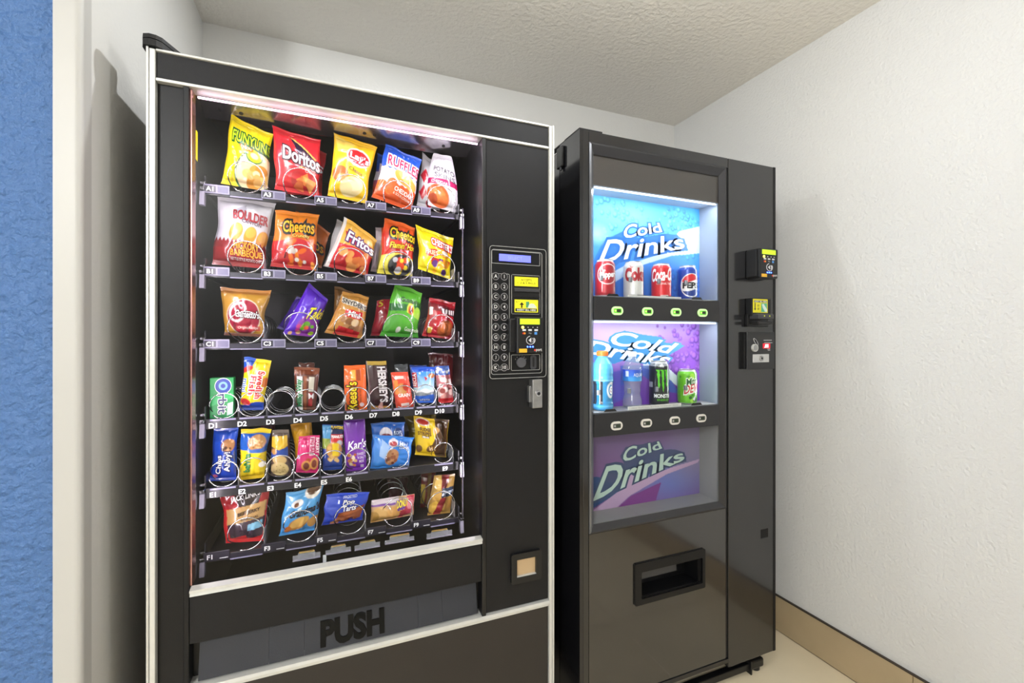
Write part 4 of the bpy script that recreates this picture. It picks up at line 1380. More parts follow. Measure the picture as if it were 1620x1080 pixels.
bag('cookie_bag', 'upright blue soft baked cookie bag behind the slumped light blue one', 'cookie bag', [(586, 669), (641, 667), (642, 722), (588, 724)], a,
    [('SOFT', .69, .24, .90, .34, '#c8d8ec', {}), ('BAKED', .69, .37, .92, .46, '#c8d8ec', {})], Y=1.36, group=G5, seed=47, th=.012)
def a(A):
    A.grad('#2c78d0', '#3a88dc')
    A.p([(.2, .1), (.42, .3), (.36, .7), (.18, .6)], '#c8dcf0', .55)
    A.e(.50, .62, .16, .26, '#b07a52', 20)
    A.bits(7, .40, .45, .62, .82, ['#8a4a2c', '#d8a880', '#6a3018'], .03, .06)
    A.e(.50, .20, .12, .12, '#e4dce4'); A.e(.50, .22, .10, .07, '#a82c38')
    A.r_(.64, .14, .92, .36, '#1c4fa0', .8)
bag('cookie_bag', 'slumped light blue mini cookie bag in front on the fifth shelf', 'cookie bag', [(589, 688), (656, 691), (647, 741), (585, 741)], a,
    [('Mini', .66, .17, .88, .27, '#d8e8f8', {}), ('COOKIES', .66, .29, .92, .35, '#d8e8f8', {}), ('NET WT 3 OZ', .72, .84, .95, .88, '#dce8f4', {})], group=G5, seed=48, th=.016, Y=1.325, crease=9)
def a(A):
    A.bg('#dcb81e')
    A.p([(.58, 0), (1, 0), (1, 1), (.66, 1), (.5, .7), (.62, .4)], '#4a3018')
    A.e(.24, .12, .20, .09, '#d8c8c0'); A.e(.24, .12, .17, .07, '#a83026')
    A.r_(.20, .46, .40, .52, '#4a2c14')
    A.e(.50, .78, .18, .09, '#5a3a1c', -25); A.e(.1, .82, .10, .1, '#6a4824')
    A.e(.62, .30, .10, .08, '#c89a5a', -30)
    for k in range(3):
        A.p([(.40 + .08 * k, .73), (.44 + .08 * k, .72), (.48 + .08 * k, .84), (.44 + .08 * k, .85)], '#c8a05a')
bag('cookie_bag', 'yellow and brown fudge cookie bag on the fifth shelf near the end', 'cookie bag', [(654, 658), (711, 664), (706, 723), (656, 719)], a,
    [('FUDGE', .14, .26, .46, .345, '#4a2410', {'b': .03}), ('STRIPES', .08, .365, .46, .45, '#4a2410', {'b': .03}), ('Minis', .21, .465, .39, .515, '#f4e8d8', {})], group=G5, seed=49, th=.016, Y=1.35)
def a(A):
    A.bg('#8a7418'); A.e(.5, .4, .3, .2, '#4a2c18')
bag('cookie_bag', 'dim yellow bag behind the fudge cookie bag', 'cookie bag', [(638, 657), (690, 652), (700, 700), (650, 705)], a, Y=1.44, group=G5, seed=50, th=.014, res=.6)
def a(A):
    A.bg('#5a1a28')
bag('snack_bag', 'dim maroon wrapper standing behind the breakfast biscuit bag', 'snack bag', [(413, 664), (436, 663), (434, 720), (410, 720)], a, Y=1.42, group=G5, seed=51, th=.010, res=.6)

# ---------------- row F
def a(A):
    A.bg('#c02028')
    A.r_(0, 0, 1, .34, '#6e1c26', .55)
    A.p([(.30, .06), (.86, .02), (.80, .26), (.56, .36), (.36, .30)], '#2a1c20')
    A.p([(.07, .36), (.98, .24), (.96, .52), (.10, .64)], '#b8905a')
    A.p([(.10, .64), (.97, .52), (.97, .88), (.45, .96), (.13, .90)], '#3c2c38')
    A.p([(.60, .64), (.92, .58), (.92, .72), (.60, .76)], '#7ab0cc')
    A.p([(.12, .92), (.55, .84), (.6, 1), (.12, 1)], '#c02028')
bag('jerky_bag', 'red and tan beef jerky bag, first on the bottom shelf', 'jerky bag', [(344, 777), (429, 768), (417, 855), (357, 859)], a,
    [("JACK LINK'S", .22, .13, .82, .24, '#f0ecec', {'s': -.09, 'b': .03}), ('BEEF JERKY', .34, .42, .84, .50, '#2a1a18', {'s': -.08, 'b': .02}), ('ORIGINAL', .42, .53, .82, .575, '#2a1a18', {'s': -.06})], group=G6, seed=52, th=.016, Y=1.335)
def a(A):
    A.grad('#58a4dc', '#3f8ccc')
    A.e(.74, .08, .22, .16, '#e4dcd0'); A.e(.74, .04, .17, .12, '#6a4a34')
    A.e(.36, .28, .16, .09, '#e8e4e0'); A.e(.34, .30, .07, .05, '#7a4a30')
    A.e(.48, .74, .30, .14, '#b8813c', -25); A.e(.50, .71, .27, .11, '#d8a858', -25)
    A.e(.90, .76, .16, .12, '#c08c44', -25)
    A.e(.2, .86, .10, .08, '#c8702c')
bag('cookie_bag', 'sky blue homestyle cookie bag leaning on the bottom shelf', 'cookie bag', [(452, 780), (513, 766), (498, 838), (441, 848)], a,
    [("Grandma's", .20, .42, .98, .58, '#1c1418', {'s': -.08, 'b': .03, 'k': .03})], group=G6, seed=53, th=.018, Y=1.335)
def a(A):
    A.grad('#1c44c4', '#1636a4')
    A.p([(.34, .62), (.98, .40), (.92, .86), (.28, .98)], '#8a4422')
    A.p([(.36, .66), (.95, .46), (.93, .56), (.36, .76)], '#a85a30')
    A.p([(.2, .92), (.3, .8), (.4, .98), (.2, 1)], '#b0714a')
bag('toaster_pastry_pack', 'deep blue toaster pastry pack lying wide on the bottom shelf', 'pastry pack', [(516, 781), (585, 778), (574, 822), (508, 831)], a,
    [('FROSTED', .40, .10, .72, .17, '#d8e0f8', {'s': -.03}), ('Pop', .42, .22, .68, .40, '#f4f4fa', {'o': '#0c1c5a', 'ow': .05, 's': -.03, 'b': .04}), ('Tarts', .44, .40, .76, .56, '#f4f4fa', {'o': '#0c1c5a', 'ow': .05, 's': -.04, 'b': .04})], group=G6, seed=54, th=.015, Y=1.335)
def a(A):
    A.bg('#c8a078')
    A.r_(0, 0, .62, .24, '#d8c8d0'); A.r_(0, .2, .55, .28, '#7a4a9a')
    A.e(.20, .66, .20, .34, '#d8a862'); A.e(.52, .66, .18, .32, '#d09a54'); A.e(.06, .75, .12, .25, '#b0823c')
    A.p([(.56, .16), (.84, .10), (.84, .52), (.60, .60)], '#6a3a94')
    A.p([(.82, .04), (1, .0), (1, .8), (.74, .9)], '#b8344a')
    A.e(.90, .42, .09, .20, '#d8808a')
    A.p([(.66, .60), (.84, .52), (.74, .98), (.62, .98)], '#a82c3c')
bag('donut_pack', 'long clear donut pack with purple sign on the bottom shelf', 'donut pack', [(588, 791), (656, 781), (654, 814), (586, 827)], a,
    [('DONUT', .58, .18, .83, .46, '#f0d83a', {'s': -.04, 'b': .04})], group=G6, seed=55, th=.016, Y=1.335, waist=0)
def a(A):
    A.bg('#a8823c')
    A.e(.30, .20, .22, .16, '#d0ac58'); A.e(.26, .50, .22, .12, '#c89a4a'); A.e(.25, .80, .24, .16, '#c8a040'); A.e(.80, .72, .24, .16, '#a87a34')
    A.p([(.36, 0), (.76, 0), (.60, .36), (.40, .34)], '#7a1a22')
    A.p([(.45, .32), (1, .30), (1, .52), (.45, .55)], '#24344e')
    A.p([(.42, .56), (.70, .55), (.55, 1), (.22, 1)], '#7c1c24')
    A.p([(.78, 0), (1, 0), (1, .28), (.72, .3)], '#b08a4a')
bag('cake_pack', 'red and blue snack cake pack with golden cakes at the bottom shelf end', 'cake pack', [(687, 752), (720, 749), (712, 811), (676, 815)], a,
    [('Zingers', .47, .37, .98, .48, '#b8c4d8', {'s': -.02, 'b': .02})], group=G6, seed=56, th=.014, Y=1.34, waist=0)
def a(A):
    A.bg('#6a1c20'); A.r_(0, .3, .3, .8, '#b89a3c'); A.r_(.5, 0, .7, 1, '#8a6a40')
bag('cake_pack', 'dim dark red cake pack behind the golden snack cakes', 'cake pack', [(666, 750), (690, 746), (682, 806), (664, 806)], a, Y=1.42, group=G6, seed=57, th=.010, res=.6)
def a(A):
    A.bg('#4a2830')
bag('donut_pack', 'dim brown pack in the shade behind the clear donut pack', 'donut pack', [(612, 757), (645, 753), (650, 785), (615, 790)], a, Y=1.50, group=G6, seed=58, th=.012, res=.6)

# ================================================================ DRINKS MACHINE
YD = 1.19
DX0, DX1 = .703, 1.550
drink = empty('drink_vending_machine', (1.127, 1.55, 0.0), 'tall gloss black cold drink vending machine with three display windows', 'vending machine')
b = MB()
b.box(DX0 + .004, DX1 - .004, 1.325, 1.93, .05, 1.868, BLACK_GLOSS, .004)
b.build('cabinet', drink)
# door: hollow tray so that the windows can be recessed
b = MB()
b.box(DX0, DX0 + .012, YD, 1.318, .064, 1.881, BLACK_GLOSS)
b.box(DX1 - .012, DX1, YD, 1.318, .064, 1.881, BLACK)
b.box(DX0 + .012, DX1 - .012, YD + .02, 1.318, 1.869, 1.881, BLACK)
b.box(DX0 + .012, DX1 - .012, YD + .02, 1.318, .064, .076, BLACK)
b.box(DX0 + .012, DX1 - .012, 1.31, 1.318, .076, 1.869, BLACK)
b.build('door_shell', drink)
DGREY = mat('dark_grey_door_steel', '#19191b', .2, coat=.6, mottle=(5, .05))
b = MB().box(DX0 + .0122, .7355, YD, YD + .02, .064, 1.8808, DGREY, .002)
b.build('door_edge', drink)
MB().box(.7358, 1.3105, YD, YD + .02, 1.846, 1.8808, DGREY, .002).build('door_top_rail', drink)
side = MB().box(1.3112, DX1 - .0122, YD, YD + .02, .064, 1.8808, DGREY, .002).build('control_column', drink)
# display frame with a bevelled inner edge
FRM = mat('satin_frame_metal', '#2f2f32', .32, metal=.2)
o_ = [(.7362, .636), (1.2985, .636), (1.2985, 1.8455), (.7362, 1.8455)]
i_ = [(.757, .660), (1.274, .660), (1.274, 1.814), (.757, 1.814)]
vs = [(x, YD - .002, z) for x, z in o_] + [(x + (.006 if k in (0, 3) else -.006), YD - .004, z + (.006 if k < 2 else -.006)) for k, (x, z) in enumerate(o_)] + [(x, YD + .0085, z) for x, z in i_] + [(x, YD + .02, z) for x, z in o_]
fs = []
for k in range(4):
    j = (k + 1) % 4
    fs += [(k, j, 4 + j, 4 + k), (4 + k, 4 + j, 8 + j, 8 + k), (12 + j, 12 + k, k, j)]
fm = MB().add(vs, fs[:9], FRM)
fm.add(vs, fs[9:], mat('frame_sheen_metal', '#6e7074', .3, metal=.6))  # left bevel made paler: its light reflection is put into the colour
fm.build('display_frame', drink)
MB().box(1.2988, 1.3110, YD + .004, YD + .02, .10, 1.8458, BLACK_DEEP).build('door_seam', drink)
WX0, WX1 = .757, 1.274
fas = MB().box(WX0 - .004, WX1 + .004, 1.203, 1.206, 1.721, 1.818, mat('brown_grey_fascia', '#4b4542', .4)).build('header_fascia', drink)
CASEM = mat('pale_case_wall', '#8f98a8', .4)
CASES = [(1.374, 1.720), (1.006, 1.296), (.660, .930)]
YP = 1.287
for k, (z0, z1) in enumerate(CASES):
    m = MB()
    cm_ = CASEM if k < 2 else mat('grey_case_wall', '#8f8f90', .45)
    m.box(WX1, WX1 + .006, 1.204, YP + .004, z0, z1, cm_)
    m.box(WX0 - .006, WX0, 1.204, YP + .004, z0, z1, cm_)
    m.box(WX0 - .006, WX1 + .006, 1.204, YP + .004, z0 - .004, z0, mat('grey_case_wall', '#8f8f90', .45))
    m.box(WX0 - .006, WX1 + .006, 1.213, YP + .004, z1, z1 + .004, cm_)
    m.build('display_case', drink)
    MB().box(WX0 - .004, WX1 + .004, 1.1995, 1.2025, z0 - .002, (z1 if k else 1.814), GLASS).build('window_pane', drink)
for z0, z1 in ((1.2975, 1.3715), (.9315, 1.0035)):
    MB().box(WX0, WX1, 1.1935, 1.2035, z0, z1, mat('black_button_strip', '#1d1d20', .3), .001, 1).build('button_strip', drink)
for (zc, us, lit) in ((1.3275, (977, 1025, 1070, 1112), True), (.9625, (976, 1023, 1068, 1110), False)):
    for u in us:
        cx = atx(u, 1.19)
        m = MB()
        m.rrect(cx - .0215, cx + .0215, zc - .0135, zc + .0135, .0133, 1.1895, 1.1935, mat('button_ring_lit', '#c8e8b0', .4, emit=.35, ecol='#b8f08a') if lit else mat('button_ring', '#dcd8d0', .4))
        m.rrect(cx - .0145, cx + .0145, zc - .0072, zc + .0072, .003, 1.1888, 1.1896, mat('button_green', '#3f8a1c', .3, emit=.8, ecol='#6ad42a') if lit else mat('button_grey', '#4c4c48', .3))
        m.rrect(cx - .004, cx + .0115, zc - .005, zc + .005, .003, 1.1884, 1.1889, mat('button_dark', '#23301c', .3))
        m.cyl((cx - .0085, 1.1888, zc), (cx - .0085, 1.1882, zc), .003, glow('#a8f060', 2.0) if lit else ink('#b8b8b0'), 10)
        m.build('selection_button', drink)

# lights of the two lit windows, plus added side fill
for k, (z0, z1) in enumerate(CASES[:2]):
    MB().box(WX0 + .01, WX1 - .002, 1.2065, 1.2125, z1 - .006, z1 - .001, glow('#e8f6ff', 2.5), .001, 1).build('light_tube', drink)
    area_light('drink_window_light', ((WX0 + WX1) / 2, 1.2085, z1 - .008), .48, (.85, .42)[k], (.93, .97, 1.0), target=((WX0 + WX1) / 2, 1.262, z1 - .2), shape='RECTANGLE', size_y=.010)

    for xs, tx in ((WX0 + .004, WX0 + .25), (WX1 - .004, WX1 - .25)):  # side pair added to brighten the fronts of the samples
        area_light('added_window_side_fill', (xs, 1.2065, (z0 + z1) / 2), .005, (.34, .28)[k], (.93, .97, 1.0), target=(tx, 1.26, (z0 + z1) / 2), shape='RECTANGLE', size_y=(z1 - z0) * .85)

# ---------------- printed backdrops
def backdrop(z0, z1, paint, words, seed):
    nx, ny = 217, int(217 * (z1 - z0) / (WX1 - WX0))
    A = Art(nx, ny, WX1 - WX0, z1 - z0, seed)
    def U(u, v):
        X, Z = at(u, v, YP)
        return (X - WX0) / (WX1 - WX0), (z1 - Z) / (z1 - z0)
    paint(A, U)
    G = np.stack([WX0 + A.x * (WX1 - WX0), np.full_like(A.x, YP), z1 - A.y * (z1 - z0)], -1)
    o = grid_mesh('backdrop_panel', G, A.c, drink, PAPER)
    m = MB()
    for s, quad, cols in words:
        for i, (c, bold) in enumerate(cols):
            V, Fc = text2d(s, bold, None)[:2]
            q3 = [at(u, v, YP) for u, v in quad]
            P = bilin(q3, V[:, 0], 1 - V[:, 1])
            P[:, 0] = np.clip(P[:, 0], WX0, WX1)
            m.add([(p[0], YP - .0003 - .0002 * i, p[1]) for p in P], Fc, ink(c, .35))
    tag(m.build('lettering', o, normals=False), 'slanted cold drinks lettering')
    return o

def Z1(x, y): return 920 + x / 4.908, 270 + y / 4.908
def Z2(x, y): return 920 + x / 4.908, 480 + y / 4.908
def Z3(x, y): return 920 + x / 4.908, 640 + y / 4.908

def drops(A, n, x0, y0, x1, y1, light, dark, s0, s1):
    for _ in range(n):
        cx, cy, s = A.r.uniform(x0, x1), A.r.uniform(y0, y1), A.r.uniform(s0, s1)
        k = A.W / A.H
        A.e(cx, cy, s, s * k * 1.1, dark, 0, 1.5, .55)
        A.e(cx - s * .12, cy - s * k * .22, s * .82, s * k * .85, light, 0, 2.0, .5)

def paint(A, U):
    A.grad('#3f9fe0', '#2f66c8', 0, 1)
    A.e(.45, .15, .35, .22, '#6cc0ee', 0, 60, .8)
    A.e(.72, .10, .2, .2, '#3c96dc', 0, 40, .6)
    drops(A, 150, .05, .02, 1, .5, '#6cc4ee', '#2a72c0', .004, .022)
    drops(A, 60, .7, .03, 1, .55, '#4aa4e0', '#1f5cae', .008, .02)
    drops(A, 50, .68, .66, 1, 1, '#3f78d4', '#1f4aa8', .008, .022)
    P = lambda pts: [U(*Z1(*p)) for p in pts]
    A.p(P([(100, 860), (330, 740), (600, 650), (760, 470), (925, 430), (925, 640), (700, 660), (480, 730), (250, 870), (100, 960)]), '#c4d8f0', .85)
    A.p(P([(60, 760), (170, 545), (320, 470), (440, 520), (640, 490), (740, 495), (800, 545), (830, 620), (640, 640), (440, 690), (430, 590), (260, 745), (100, 800)]), '#1f68bc', .95)
    A.e(*U(*Z1(120, 490)), .10, .09, '#8ab8e8', 0, 14, .6)
L1 = [('#1c62b4', .10), ('#f2fbff', .015)]
backdrop(*CASES[0], paint, [('Cold', [Z1(345, 418), Z1(600, 405), Z1(624, 474), Z1(318, 528)], L1),
                            ('Drinks', [Z1(205, 540), Z1(775, 500), Z1(800, 600), Z1(128, 725)], L1)], 3)
def paint(A, U):
    A.grad('#a884d8', '#7038b0', 0, 1)
    A.e(.40, .10, .35, .3, '#c8b4ec', 0, 70, .8)
    A.e(.85, .55, .25, .5, '#7a34b4', 0, 60, .6)
    drops(A, 70, .62, .02, 1, .6, '#9c62cc', '#55248c', .008, .028)
    P = lambda pts: [U(*Z2(*p)) for p in pts]
    A.p(P([(60, 290), (190, 330), (330, 210), (470, 240), (620, 260), (640, 300), (805, 325), (660, 415), (560, 410), (520, 440), (330, 440), (250, 470), (60, 430)]), '#3f8fd0')
    A.p(P([(480, 455), (640, 470), (740, 560), (740, 640), (620, 540), (480, 500)]), '#dce4f4')
    A.p(P([(300, 480), (520, 480), (700, 600), (760, 700), (640, 680), (480, 560), (300, 640)]), '#3a6cc4', .8)
    A.p(P([(60, 560), (300, 520), (420, 700), (60, 860)]), '#3f5cc0', .6)
L2 = [('#3f8fd0', .09), ('#f4fbff', .02)]
backdrop(*CASES[1], paint, [('Cold', [Z2(285, 212), Z2(750, 312), Z2(668, 385), Z2(200, 312)], L2),
                            ('Drinks', [Z2(90, 290), Z2(720, 395), Z2(640, 480), Z2(20, 385)], L2)], 5)
def paint(A, U):
    A.grad('#6f5f8c', '#84508c', 0, 1)
    A.e(.75, .75, .35, .35, '#6a74b8', 0, 60, .8)
    A.e(.95, .4, .2, .4, '#8a84a0', 0, 60, .6)
    P = lambda pts: [U(*Z3(*p)) for p in pts]
    A.p(P([(60, 560), (130, 560), (330, 650), (100, 800), (40, 830)]), '#23477c')
    A.p(P([(40, 860), (330, 640), (410, 490), (440, 500), (450, 590), (690, 490), (920, 420), (900, 450), (660, 540), (370, 710), (220, 850), (60, 870)]), '#b99cc0')
    A.p(P([(230, 850), (380, 710), (620, 600), (560, 800), (300, 850)]), '#7c3a88')
    A.p(P([(80, 770), (180, 490), (330, 455), (300, 400), (340, 330), (610, 280), (640, 350), (720, 345), (800, 370), (815, 440), (560, 520), (440, 585), (400, 500), (340, 620), (200, 730)]), '#3a4c70', .9)
L3 = [('#34486c', .08), ('#b9d2c8', .02)]
backdrop(*CASES[2], paint, [('Cold', [Z3(345, 332), Z3(598, 285), Z3(622, 338), Z3(312, 450)], L3),
                            ('Drinks', [Z3(195, 485), Z3(775, 350), Z3(798, 425), Z3(92, 745)], L3)], 7)

# ---------------- lower door
LOW = mat('gloss_lower_door', '#262423', .12, coat=1.0, bump=(20, .00008, 1))
sx0, sx1, sz0, sz1 = .904, 1.199, .377, .512
b = MB()
LZ0, LZ1 = .100, .634
b.box(.7362, sx0 + .012, YD, YD + .016, LZ0, LZ1, LOW)
b.box(sx1 - .012, 1.2985, YD, YD + .016, LZ0, LZ1, LOW)
b.box(sx0 + .012, sx1 - .012, YD, YD + .016, LZ0, sz0 + .012, LOW)
b.box(sx0 + .012, sx1 - .012, YD, YD + .016, sz1 - .012, LZ1, LOW)
b.build('lower_door_panel', drink)
MB().prism([(YD + .016, .099), (YD - .003, .099), (YD - .006, .088), (YD + .016, .066)], 'x', .7362, 1.3105, DGREY).build('door_bottom_rail', drink)
b = MB()
a_ = rr_outline(sx0, sx1, sz0, sz1, .006)
c_ = rr_outline(sx0 + .026, sx1 - .012, sz0 + .018, sz1 - .030, .004)
b.band(a_, c_, YD - .006, YD + .002, BLACK)
slot = b.build('delivery_chute', drink)
b = MB()
b.box(sx0 + .013, sx1 - .013, YD + .080, YD + .084, sz0 + .013, sz1 - .013, BLACK_DEEP)
b.box(sx0 + .013, sx1 - .013, YD + .016, YD + .080, sz0 + .010, sz0 + .013, BLACK)
b.box(sx0 + .013, sx1 - .013, YD + .016, YD + .080, sz1 - .013, sz1 - .010, BLACK_DEEP)
b.box(sx0 + .010, sx0 + .013, YD + .016, YD + .080, sz0 + .013, sz1 - .013, BLACK_DEEP)
b.box(sx1 - .013, sx1 - .010, YD + .016, YD + .080, sz0 + .013, sz1 - .013, BLACK)
b.build('chute_pocket', slot)
MB().box(sx0 + .03, sx0 + .20, YD + .03, YD + .034, sz0 + .06, sz1 - .014, CHARCOAL).build('chute_flap', slot)
# square hole low on the control column
hx0, hx1, hz0, hz1 = pxbox(1203.5, 836.5, 1215, 850, YD)
MB().box(hx0, hx1, YD - .0006, YD + .001, hz0, hz1, mat('dark_hole', '#020202', .8)).box(hx0, hx1, YD - .0012, YD + .001, hz0 - .003, hz0, CHARCOAL).build('square_hole', drink)
# top hinge plate, side hinge, feet
MB().box(DX0 + .001, DX0 + .085, YD + .004, YD + .10, 1.882, 1.888, BLACK_DEEP, .002).box(DX0 + .001, DX0 + .02, YD + .03, 1.40, 1.8815, 1.886, BLACK_DEEP, .001, 1).build('top_hinge_plate', drink)
MB().box(DX0 - .010, DX0 - .0005, 1.285, 1.325, 1.80, 1.868, BLACK_DEEP, .003).cyl((DX0 - .006, 1.30, 1.79), (DX0 - .006, 1.30, 1.872), .004, CHARCOAL, 12).build('side_hinge', drink)
MB().box(.74, 1.435, 1.203, 1.228, .012, .036, BLACK_DEEP, .003).build('base_rail', drink)
MB().box(1.436, 1.500, 1.198, 1.240, .012, .044, BLACK_DEEP, .006).box(1.428, 1.4355, 1.194, 1.244, .0, .048, BLACK_DEEP, .002).cyl((1.475, 1.219, 0), (1.475, 1.219, .012), .018, BLACK_DEEP).build('levelling_foot', drink)
for x in (.76, 1.49):
    MB().cyl((x, 1.85, 0), (x, 1.85, .055), .016, BLACK_DEEP).build('levelling_foot', drink)
MB().cyl((.76, 1.25, 0), (.76, 1.25, .064), .014, BLACK_DEEP).build('levelling_foot', drink)

# ---------------- payment devices on the control column
card_reader(drink, 1.400, 1.4915, 1.4535, 1.5585, YD, 1.135, .004)
# banknote acceptor
vx0, vx1 = atx(1190.5, 1.160), atx(1217, 1.160)
m = MB().box(vx0, vx1 + .012, 1.160, YD, at(1200, 500, 1.16)[1], at(1200, 471.5, 1.16)[1], BLACK_DEEP, .004)
m.box(vx0 - .004, vx1 + .016, 1.175, YD, at(1200, 517, 1.175)[1], at(1200, 497, 1.175)[1], BLACK_DEEP, .003)
za, zb = at(1210, 511, 1.135)[1], at(1210, 496, 1.135)[1]
mx0, mx1 = atx(1201, 1.135), atx(1224.5, 1.135)
m.box(mx0, mx1, 1.135, 1.176, za + .014, zb, CHARCOAL, .004)
m.box(mx0, mx1, 1.139, 1.176, za - .004, za + .007, BLACK_DEEP, .003)
acc = m.build('banknote_acceptor', drink)
yx0, yx1, yz0, yz1 = pxbox(1191.5, 473, 1214.5, 494.5, 1.159)
w, h = yx1 - yx0, yz1 - yz0
m = MB().box(yx0, yx1, 1.1592, 1.1602, yz0, yz1, mat('yellow_sticker', '#e6dc22', .4))
Yk = 1.159
m.box(yx0 + .06 * w, yx1 - .06 * w, Yk, Yk + .0002, yz1 - .25 * h, yz1 - .1 * h, ink('#1a1a10'))
m.btext('INSERT BILL HERE', (yx0 + yx1) / 2, yz1 - .175 * h, .82 * w, .1 * h, Yk - .0002, ink('#f2f2e0'), .02)
m.add([(yx0 + p * w, Yk, yz0 + q * h) for p, q in ((.10, .72), (.16, .72), (.16, .30), (.20, .30), (.13, .14), (.06, .30), (.10, .30))], [tuple(range(7))], ink('#1a1a10'))
m.btext('$1', yx0 + .36 * w, yz0 + .52 * h, .12 * w, .16 * h, Yk, ink('#2a2a10'), .02)
m.btext('$5', yx0 + .36 * w, yz0 + .28 * h, .12 * w, .16 * h, Yk, ink('#2a2a10'), .02)
m.box(yx0 + .55 * w, yx1 - .05 * w, Yk, Yk + .0002, yz0 + .06 * h, yz0 + .70 * h, ink('#4fb08a'))
m.add([(yx0 + p * w, Yk - .0002, yz0 + q * h) for p, q in ((.60, .62), (.72, .66), (.95, .25), (.95, .08), (.80, .08), (.66, .36))], [tuple(range(6))], ink('#d6e4de'))
m.build('sticker', acc)
for k in (.35, .7):
    MB().cyl((mx0 + k * (mx1 - mx0), 1.135, zb - .008), (mx0 + k * (mx1 - mx0), 1.134, zb - .008), .0022, glow('#b8c030', .8), 8).build('status_lamp', acc)
# coin unit
px0, px1 = atx(1182, 1.172), atx(1225.5, 1.172)
pz0, pz1 = 1.126, 1.2615
m = MB().box(px0, px1, 1.172, 1.178, pz0, pz1, mat('coin_plate', '#232325', .38), .001, 1)
m.box(px0 - .008, px1 - .02, 1.178, YD, pz0 + .002, pz1 - .002, BLACK_DEEP)
coin = m.build('coin_unit', drink)
cx, cz = at(1192.5, 550, 1.172)
MB().cyl((cx, 1.172, cz), (cx, 1.164, cz), .0135, SILVER, 24).cyl((cx, 1.164, cz), (cx, 1.1635, cz), .011, STEEL, 24).build('return_knob', coin)
cx, cz = at(1195.5, 540.5, 1.172)
t = math.radians(-50)
pts = [(cx + .016 * math.cos(a0) * math.cos(t) - .005 * math.sin(a0) * math.sin(t), 1.1715, cz + .016 * math.cos(a0) * math.sin(t) + .005 * math.sin(a0) * math.cos(t)) for a0 in [2 * math.pi * k / 24 for k in range(25)]]
MB().tube(pts, .0014, CHROME, 6).add([(p[0], 1.1716, p[2]) for p in pts[:-1]], [tuple(range(24))], ink('#050505')).build('coin_slot', coin)
cx, cz = at(1212.5, 547, 1.172)
MB().box(cx - .018, cx + .018, 1.1712, 1.1722, cz - .009, cz + .009, glow('#d8182a', 1.2)).btext('.81', cx - .002, cz, .018, .012, 1.1708, glow('#ffc8c0', 4.0), .03).build('price_display', coin)
m = MB()
for u, v, w_ in ((1214.5, 538, 14), (1215.5, 542, 14), (1216, 552, 5), (1216.5, 554, 4)):
    cx, cz = at(u, v, 1.172)
    m.box(cx - w_ * .0015, cx + w_ * .0015, 1.1716, 1.1722, cz - .001, cz + .001, ink('#b8b8b8'))
m.build('instruction_print', coin)
lx0, lx1, lz0, lz1 = pxbox(1190.5, 560, 1216, 573, 1.172)
m = MB().box(lx0, lx1, 1.1700, 1.1722, lz0, lz1, mat('pale_lock_plate', '#c8c8c8', .3, metal=.4), .0008, 1)
cx, cz = (lx0 + lx1) / 2, (lz0 + lz1) / 2
m.cyl((cx, 1.170, cz), (cx, 1.166, cz), .009, STEEL, 20).cyl((cx, 1.166, cz), (cx, 1.1655, cz), .004, BLACK_DEEP, 12)
m.build('lock_plate', coin)

# ---------------- sample cans and bottles
YC = 1.2505
def round_pack(name, label, cat, u, z0, prof, artf, texts, group, res=1.0, lid=None, material=None, yc=YC, nx=121, face=17):
    """turned shape: prof = (radius, height) from top to base; print runs round it, x = .5 faces the room"""
    cx = atx(u, yc)
    R = max(p[0] for p in prof)
    Ht = prof[0][1]
    zs, rs = [], []
    for (r0, h0), (r1, h1) in zip(prof[:-1], prof[1:]):
        k = max(1, int(abs(h0 - h1) * 500))
        for q in range(k):
            zs.append(h0 + (h1 - h0) * q / k)
            rs.append(r0 + (r1 - r0) * q / k)
    zs.append(prof[-1][1]); rs.append(prof[-1][0])
    zs, rs = np.array(zs), np.array(rs)
    ang = np.linspace(-math.pi, math.pi, nx) - math.radians(face)
    G = np.stack([cx + rs[:, None] * np.sin(ang)[None], yc - rs[:, None] * np.cos(ang)[None], z0 + zs[:, None] + 0 * ang[None]], -1)
    A = Art(nx, len(zs), 2 * math.pi * R, Ht)
    A.y = np.repeat(((Ht - zs) / Ht)[:, None], nx, 1)
    artf(A)
    o = grid_mesh(name, G, A.c, None, material or CANPRINT, origin=(cx, yc, z0))
    tag(o, label, cat, group)
    # lettering, mapped by height
    if texts:
        hy = (Ht - zs) / Ht
        idx = np.linspace(0, 1, len(zs))
        order = np.argsort(hy)
        tx = []
        for t_ in texts:
            tx.append((t_[0], t_[1], float(np.interp(t_[2], hy[order], idx[order])), t_[3], float(np.interp(t_[4], hy[order], idx[order])), *t_[5:]))
        letters(G, normals_of2(G, cx, yc), 1, 1, tx, o, .0004)
    if lid:
        lid(MB(), o, cx, z0)
    return o, cx

def normals_of2(G, cx, cy):
    n = G - np.array([cx, cy, 0])
    n[..., 2] = 0
    return n / (np.linalg.norm(n, axis=2, keepdims=True) + 1e-9)

def can_lid(Ht, r):
    def f(m, o, cx, z0):
        zt = z0 + Ht
        m.lathe(cx, YC, [(r, zt - .0008), (r + .0012, zt - .0004), (r + .0012, zt + .0006), (r - .001, zt + .0006), (r - .002, zt - .004), (.0005, zt - .004)], STEEL, 32)
        m.box(cx - .006, cx + .006, YC - .014, YC + .006, zt - .0038, zt - .0026, STEEL, .0005, 1)
        m.build('lid', o, smooth=False)
    return f

